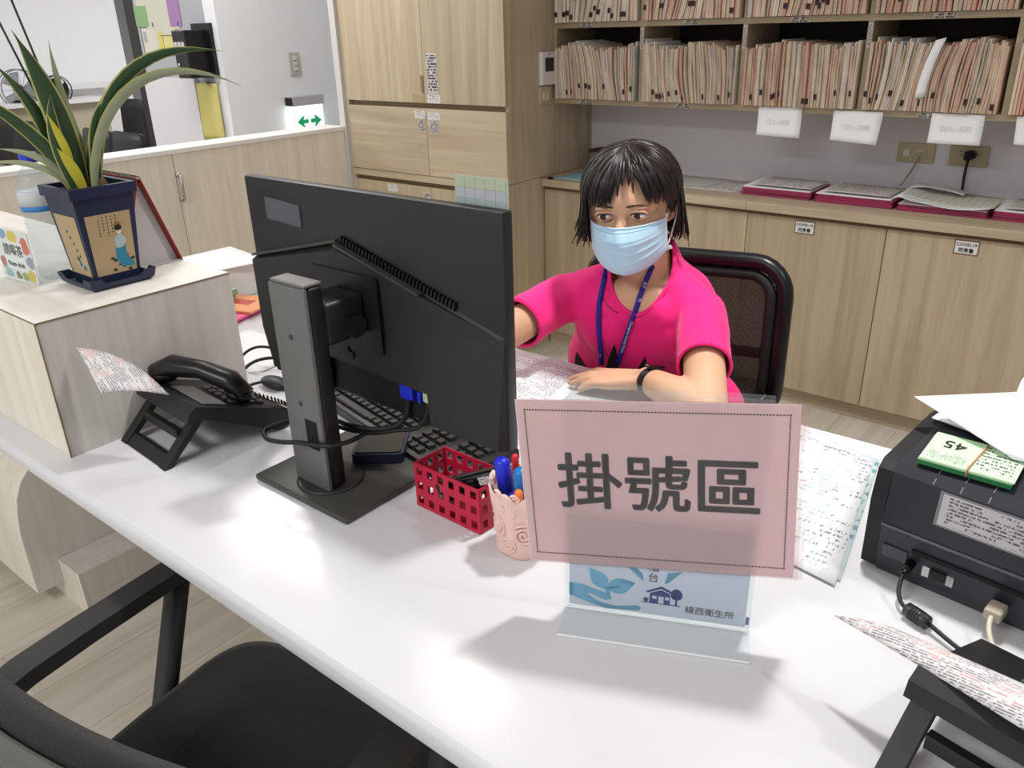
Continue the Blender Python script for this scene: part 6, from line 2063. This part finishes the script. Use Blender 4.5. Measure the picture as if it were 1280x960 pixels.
# chest print
def patch(cols, name, mat):
    """cols: list of rows, each a list of photo directions, laid on the shirt"""
    rows_ = [[onbody(u, v, 0.0014, True) for u, v in r] for r in cols]
    vs, fs = [], []
    W_ = len(rows_[0])
    for r in rows_:
        vs += r
    for j in range(len(rows_) - 1):
        for i in range(W_ - 1):
            fs.append((j * W_ + i, j * W_ + i + 1, (j + 1) * W_ + i + 1, (j + 1) * W_ + i))
    return MB().add(vs, fs, True).build(name, mat, sh)
def leafrows(tip, base, wmax, bend):
    rows_ = []
    for j in range(11):
        q = j / 10
        cx, cy = tip[0] + (base[0] - tip[0]) * q + bend * math.sin(PI * q), tip[1] + (base[1] - tip[1]) * q
        w_ = wmax * math.sin(min(1, q * 0.75 + 0.02) * PI / 1.5) ** 0.9 if q else 0.3
        rows_.append([(cx - w_ + 2 * w_ * k / 6, cy) for k in range(7)])
    return rows_
m_prt = M('shirt_print_black', (24, 18, 22), 0.8)
patch(leafrows((721, 440), (737, 476), 9, -3), 'shirt_print', m_prt)
patch(leafrows((768, 431), (764, 476), 9, 0), 'shirt_print', m_prt)
patch(leafrows((806, 446), (793, 478), 8, 3), 'shirt_print', m_prt)

# lanyard
m_lan = M('lanyard_blue', (40, 30, 140), 0.6)
STRAPS = []
def onstrap(k, u, v):
    dense, dist = STRAPS[k]
    i = min(range(len(dense)), key=lambda j: (dense[j].x - u) ** 2 + (dense[j].y - v) ** 2)
    return CAMP + pixray(u, v) * (dist[i] - 0.0075)
def strap(px, name, wpx):
    P = [Vector((u, v, 0)) for u, v in px]
    dense = []
    for i in range(len(P) - 1):
        for k in range(4):
            dense.append(P[i].lerp(P[i + 1], k / 4))
    dense.append(P[-1])
    ds = [(onbody(p.x, p.y, 0.0) - CAMP).length for p in dense]
    n_ = len(ds)
    lo = [min(ds[max(0, i - 1):i + 2]) for i in range(n_)]
    sm_ = [sum(lo[max(0, i - 1):i + 2]) / len(lo[max(0, i - 1):i + 2]) for i in range(n_)]
    sm_ = [min(sm_[i], ds[i]) for i in range(n_)]
    pts = [CAMP + pixray(p.x, p.y) * (d - 0.0035) for p, d in zip(dense, sm_)]
    STRAPS.append((dense, sm_))
    return MB().ribbon(pts, 0.0105, 0.0012, (0.78, 0.63, 0)).build(name, m_lan, person)
pl1 = [(756, 346), (752, 362), (749, 380), (748, 400), (749, 420), (751, 440), (752, 456)]
pl2 = [(813, 338), (807, 352), (800, 370), (793, 392), (785, 414), (778, 436), (772, 456)]
s1 = strap(pl1, 'lanyard_strap', 8)
s2 = strap(pl2, 'lanyard_strap', 8)
back = [onbody(756, 346, 0.003), hp(0.052, 0.005, -0.115), hp(0.050, -0.045, -0.105), hp(0, -0.085, -0.095), hp(-0.050, -0.045, -0.105), hp(-0.055, 0.0, -0.115), onbody(813, 338, 0.003)]
MB().ribbon(bez(back, 24), 0.0105, 0.0012, (0, 0, 1)).build('lanyard_neck_loop', m_lan, person)
m_ltx = M('lanyard_text', (206, 206, 226), 0.6)
def strap_text(body_, pxa, pxb, size, par):
    k_ = 0 if par is s1 else 1
    A, B = onstrap(k_, *pxa), onstrap(k_, *pxb)
    x = (B - A).normalized()
    z = (CAMP - A).normalized()
    z = (z - x * z.dot(x)).normalized()
    y = z.cross(x)
    m = Matrix(((x.x, y.x, z.x, A.x), (x.y, y.y, z.y, A.y), (x.z, y.z, z.z, A.z), (0, 0, 0, 1)))
    m = Matrix.Translation(-wloc(par)) @ m
    text(body_, size, m, m_ltx, par, ext=0.0001, align='LEFT')
strap_text('Changhua County Public Health', (750, 446), (748, 372), 0.0078, s1)
strap_text('Changhua County Public', (790, 402), (775, 447), 0.0078, s2)
strap_text('生衛縣化彰', (807, 352), (795, 386), 0.0085, s2)
MB().tube([onbody(u, v, 0.001) for u, v in ((749, 362), (753, 372), (760, 382), (768, 389), (773, 391))], 0.0009, 5).build('necklace_cord', M('cord_brown', (90, 60, 50), 0.6), person)

# ---- wristband
fa = (EL - WL).normalized()
bc = WL + fa * 0.016 + Vector((0, 0, 0.001))
u1 = fa.cross(Vector((0, 0, 1))).normalized()
u2 = u1.cross(fa).normalized()
ring = [bc + u1 * 0.0262 * math.cos(a) + u2 * 0.0248 * math.sin(a) for a in [k * 2 * PI / 32 for k in range(32)]]
wb = MB()
vs, fs = [], []
for p in ring:
    n_ = (p - bc).normalized()
    for da, dn in ((-0.0085, 0), (0.0085, 0), (0.0075, 0.0028), (-0.0075, 0.0028)):
        vs.append(p + fa * da + n_ * dn)
for i in range(32):
    j = (i + 1) % 32
    for k in range(4):
        k2 = (k + 1) % 4
        fs.append((i * 4 + k, i * 4 + k2, j * 4 + k2, j * 4 + k))
wbo = wb.add(vs, fs, True).build('wristband', m_black, person)
top = bc + u2 * 0.0260 - u1 * 0.006 if u2.z > 0 else bc - u2 * 0.0260 - u1 * 0.006
zz = (top - bc).normalized()
xx = fa
yy = zz.cross(xx).normalized()
mm = Matrix(((xx.x, yy.x, zz.x, top.x), (xx.y, yy.y, zz.y, top.y), (xx.z, yy.z, zz.z, top.z), (0, 0, 0, 1)))
MB().rbox(-0.0085, 0.0085, -0.019, 0.019, 0.0, 0.0065, 0.003, 3).xf(mm).build('tracker', m_blackg, wbo)

# ---- trousers and shoes
tb = MB()
tb.ell((-0.80, 1.585, 0.545), (0.160, 0.135, 0.085), 24, 14, RT_)
for s in (-1, 1):
    hip = Vector((-0.80, 1.58, 0.54)) + TL * 0.085 * s
    knee = hip + TF * 0.40
    knee.z = 0.525
    ank = Vector((knee.x, knee.y + 0.03, 0.13))
    tb.capsule(hip, knee, 0.086, 0.066)
    tb.capsule(knee, ank, 0.062, 0.050)
tro = voxel(tb, 'trousers', 0.008, 8)
link_mesh(tro, 'trousers', M('trousers_navy', (34, 38, 52), 0.85), person)
for s in (-1, 1):
    hip = Vector((-0.80, 1.58, 0.54)) + TL * 0.085 * s
    kn = hip + TF * 0.40
    a = Vector((kn.x, kn.y + 0.03, 0))
    q = MB().ell((0, 0, 0.035), (0.042, 0.115, 0.045), 18, 12)
    q.v = [Vector((p.x, p.y, max(p.z, 0.001))) for p in q.v]
    q.xf(Matrix.Translation(a + TF * 0.055) @ Matrix(((TL.x, TF.x, 0, 0), (TL.y, TF.y, 0, 0), (0, 0, 1, 0), (0, 0, 0, 1)))).build('shoe', m_black, person)

# ---- hair: cap, hanging back and locks
hb_ = MB()
HCc, HR = Vector((0, -0.012, 0.030)), Vector((0.091, 0.104, 0.094))
def skull(a, ph, k=1.0):
    """a: azimuth from the face towards her right, ph: angle from the crown"""
    return HCc + Vector((HR.x * math.sin(ph) * math.sin(a), HR.y * math.sin(ph) * math.cos(a), HR.z * math.cos(ph))) * k
def phmax(a):
    d = abs(math.degrees(a))
    if a < 0 and 45 < d < 98:
        return math.radians(min(76, 47 + (d - 30) * 1.1))
    if d < 30:
        return math.radians(47)
    if d < 75:
        return math.radians(47 + (d - 30) * 1.1)
    return math.radians(96.5 + min(1, (d - 75) / 20) * 14)
NA, NP = 72, 14
vs, fs = [], []
for j in range(NP + 1):
    for i in range(NA):
        a = -PI + 2 * PI * i / NA
        vs.append(hp(*skull(a, phmax(a) * max(j / NP, 0.002), 0.985)))
for j in range(NP):
    for i in range(NA):
        i2 = (i + 1) % NA
        fs.append((j * NA + i, (j + 1) * NA + i, (j + 1) * NA + i2, j * NA + i2))
hb_.add(vs, fs, True)
# inner curtain at the back and sides
vs, fs = [], []
nA, nZ = 40, 8
for k in (0, 1):
    for j in range(nZ + 1):
        for i in range(nA + 1):
            a = math.radians(82 + (252 - 82) * i / nA)
            p = skull(a, math.radians(88), 0.95 - 0.05 * k)
            q = j / nZ
            p = Vector((p.x * (1 - 0.16 * q * q), p.y * (1 - 0.10 * q * q) + 0.004 * q, p.z - 0.118 * q))
            vs.append(hp(*p))
o_ = (nA + 1) * (nZ + 1)
for j in range(nZ):
    for i in range(nA):
        a_, b_, c_, d_ = j * (nA + 1) + i, j * (nA + 1) + i + 1, (j + 1) * (nA + 1) + i + 1, (j + 1) * (nA + 1) + i
        fs += [(a_, d_, c_, b_), (o_ + a_, o_ + b_, o_ + c_, o_ + d_)]
hb_.add(vs, fs, True)
rnd = random.Random(21)
def lock(a, ph0, ph1, hang, out, w_, lift, curl=0.0, sway=0.0):
    pts = []
    n1 = 9
    for i in range(n1):
        q = i / (n1 - 1)
        ph = ph0 + (ph1 - ph0) * q
        aa = a * (0.55 + 0.45 * min(1, q * 1.6)) if abs(a) < 1.0 else a
        pts.append(skull(aa + sway * q * q, ph, 1 + lift * (0.4 + 0.6 * math.sin(PI * q * .8))))
    if hang > 0:
        e = pts[-1]
        dirx = Vector((math.sin(a), math.cos(a), 0))
        for i in range(1, 8):
            q = i / 7
            pts.append(e + Vector((0, 0, -hang * q)) + dirx * (out * math.sin(PI * q * .55) + curl * q ** 3))
    ws = [w_ * (0.5 + 0.5 * min(1, i / 3)) * (1 - 0.82 * (i / (len(pts) - 1)) ** 4) for i in range(len(pts))]
    wp = [hp(*p) for p in pts]
    tang = Vector((math.cos(a), -math.sin(a), 0))
    hb_.ribbon(wp, ws, 0.0014, R3 @ tang)
for k in range(430):         # sides and back
    a = math.radians(rnd.uniform(72, 288))
    d = math.degrees(a)
    d = d if d <= 180 else d - 360
    left = d < 0                      # her left, towards the mesh chair
    if left and abs(d) < 96 and rnd.random() < 0.85:
        continue                       # hair tucked behind that ear
    hang = rnd.uniform(0.105, 0.135) if abs(d) > 95 else rnd.uniform(0.085, 0.115)
    lock(a, math.radians(rnd.uniform(3, 14)), math.radians(rnd.uniform(86, 96)), hang, rnd.uniform(-0.002, 0.010), rnd.uniform(0.005, 0.010), rnd.uniform(0.0, 0.05), curl=rnd.uniform(-0.022, 0.006))
for k in range(70):          # framing locks on her right cheek, flicked out at the tips
    a = math.radians(rnd.uniform(52, 86))
    lock(a, math.radians(rnd.uniform(4, 12)), math.radians(rnd.uniform(84, 94)), rnd.uniform(0.075, 0.108), rnd.uniform(-0.004, 0.006), rnd.uniform(0.004, 0.008), rnd.uniform(0.0, 0.045), curl=rnd.uniform(-0.004, 0.022))
for k in range(34):          # sideburn beside her left ear
    a = math.radians(-rnd.uniform(62, 80))
    lock(a, math.radians(rnd.uniform(6, 14)), math.radians(rnd.uniform(88, 96)), rnd.uniform(0.012, 0.05), -0.004, rnd.uniform(0.004, 0.007), rnd.uniform(-0.03, 0.01), curl=-0.006)
for k in range(46):          # in front of her left ear
    a = math.radians(-rnd.uniform(50, 74))
    lock(a, math.radians(rnd.uniform(4, 12)), math.radians(rnd.uniform(80, 98)), rnd.uniform(0.0, 0.02), 0.0, rnd.uniform(0.004, 0.008), rnd.uniform(0.0, 0.04), sway=-rnd.uniform(0.05, 0.3))
for k in range(170):         # fringe with a gap over her left brow
    d = rnd.uniform(-56, 58)
    gap = math.exp(-((d + 9) / 10) ** 2)
    end = rnd.uniform(84, 97) - 22 * gap
    sway = rnd.uniform(-0.05, 0.05) + (0.22 if d > -9 else -0.30) * (0.4 + gap)
    lock(math.radians(d), math.radians(rnd.uniform(3, 12)), math.radians(end), 0, 0, rnd.uniform(0.003, 0.0065), rnd.uniform(0.0, 0.05), sway=sway)
for k in range(110):         # crown cover
    a = rnd.uniform(-PI, PI)
    lock(a, math.radians(rnd.uniform(0, 6)), math.radians(rnd.uniform(45, 80)), 0, 0, rnd.uniform(0.006, 0.011), rnd.uniform(0.03, 0.06))
m_hairs = bpy.data.materials.new('hair_strands')
m_hairs.use_nodes = True
nt = m_hairs.node_tree
pb2 = nt.nodes['Principled BSDF']
pb2.inputs['Roughness'].default_value = 0.36
pb2.inputs['Specular IOR Level'].default_value = 0.35
g_ = nt.nodes.new('ShaderNodeNewGeometry')
cr_ = nt.nodes.new('ShaderNodeValToRGB')
cr_.color_ramp.elements[0].color = lin((18, 15, 15))
cr_.color_ramp.elements[1].color = lin((36, 24, 20))
nt.links.new(g_.outputs['Random Per Island'], cr_.inputs[0])
nt.links.new(cr_.outputs[0], pb2.inputs['Base Color'])
hb_.build('hair', m_hairs, person)
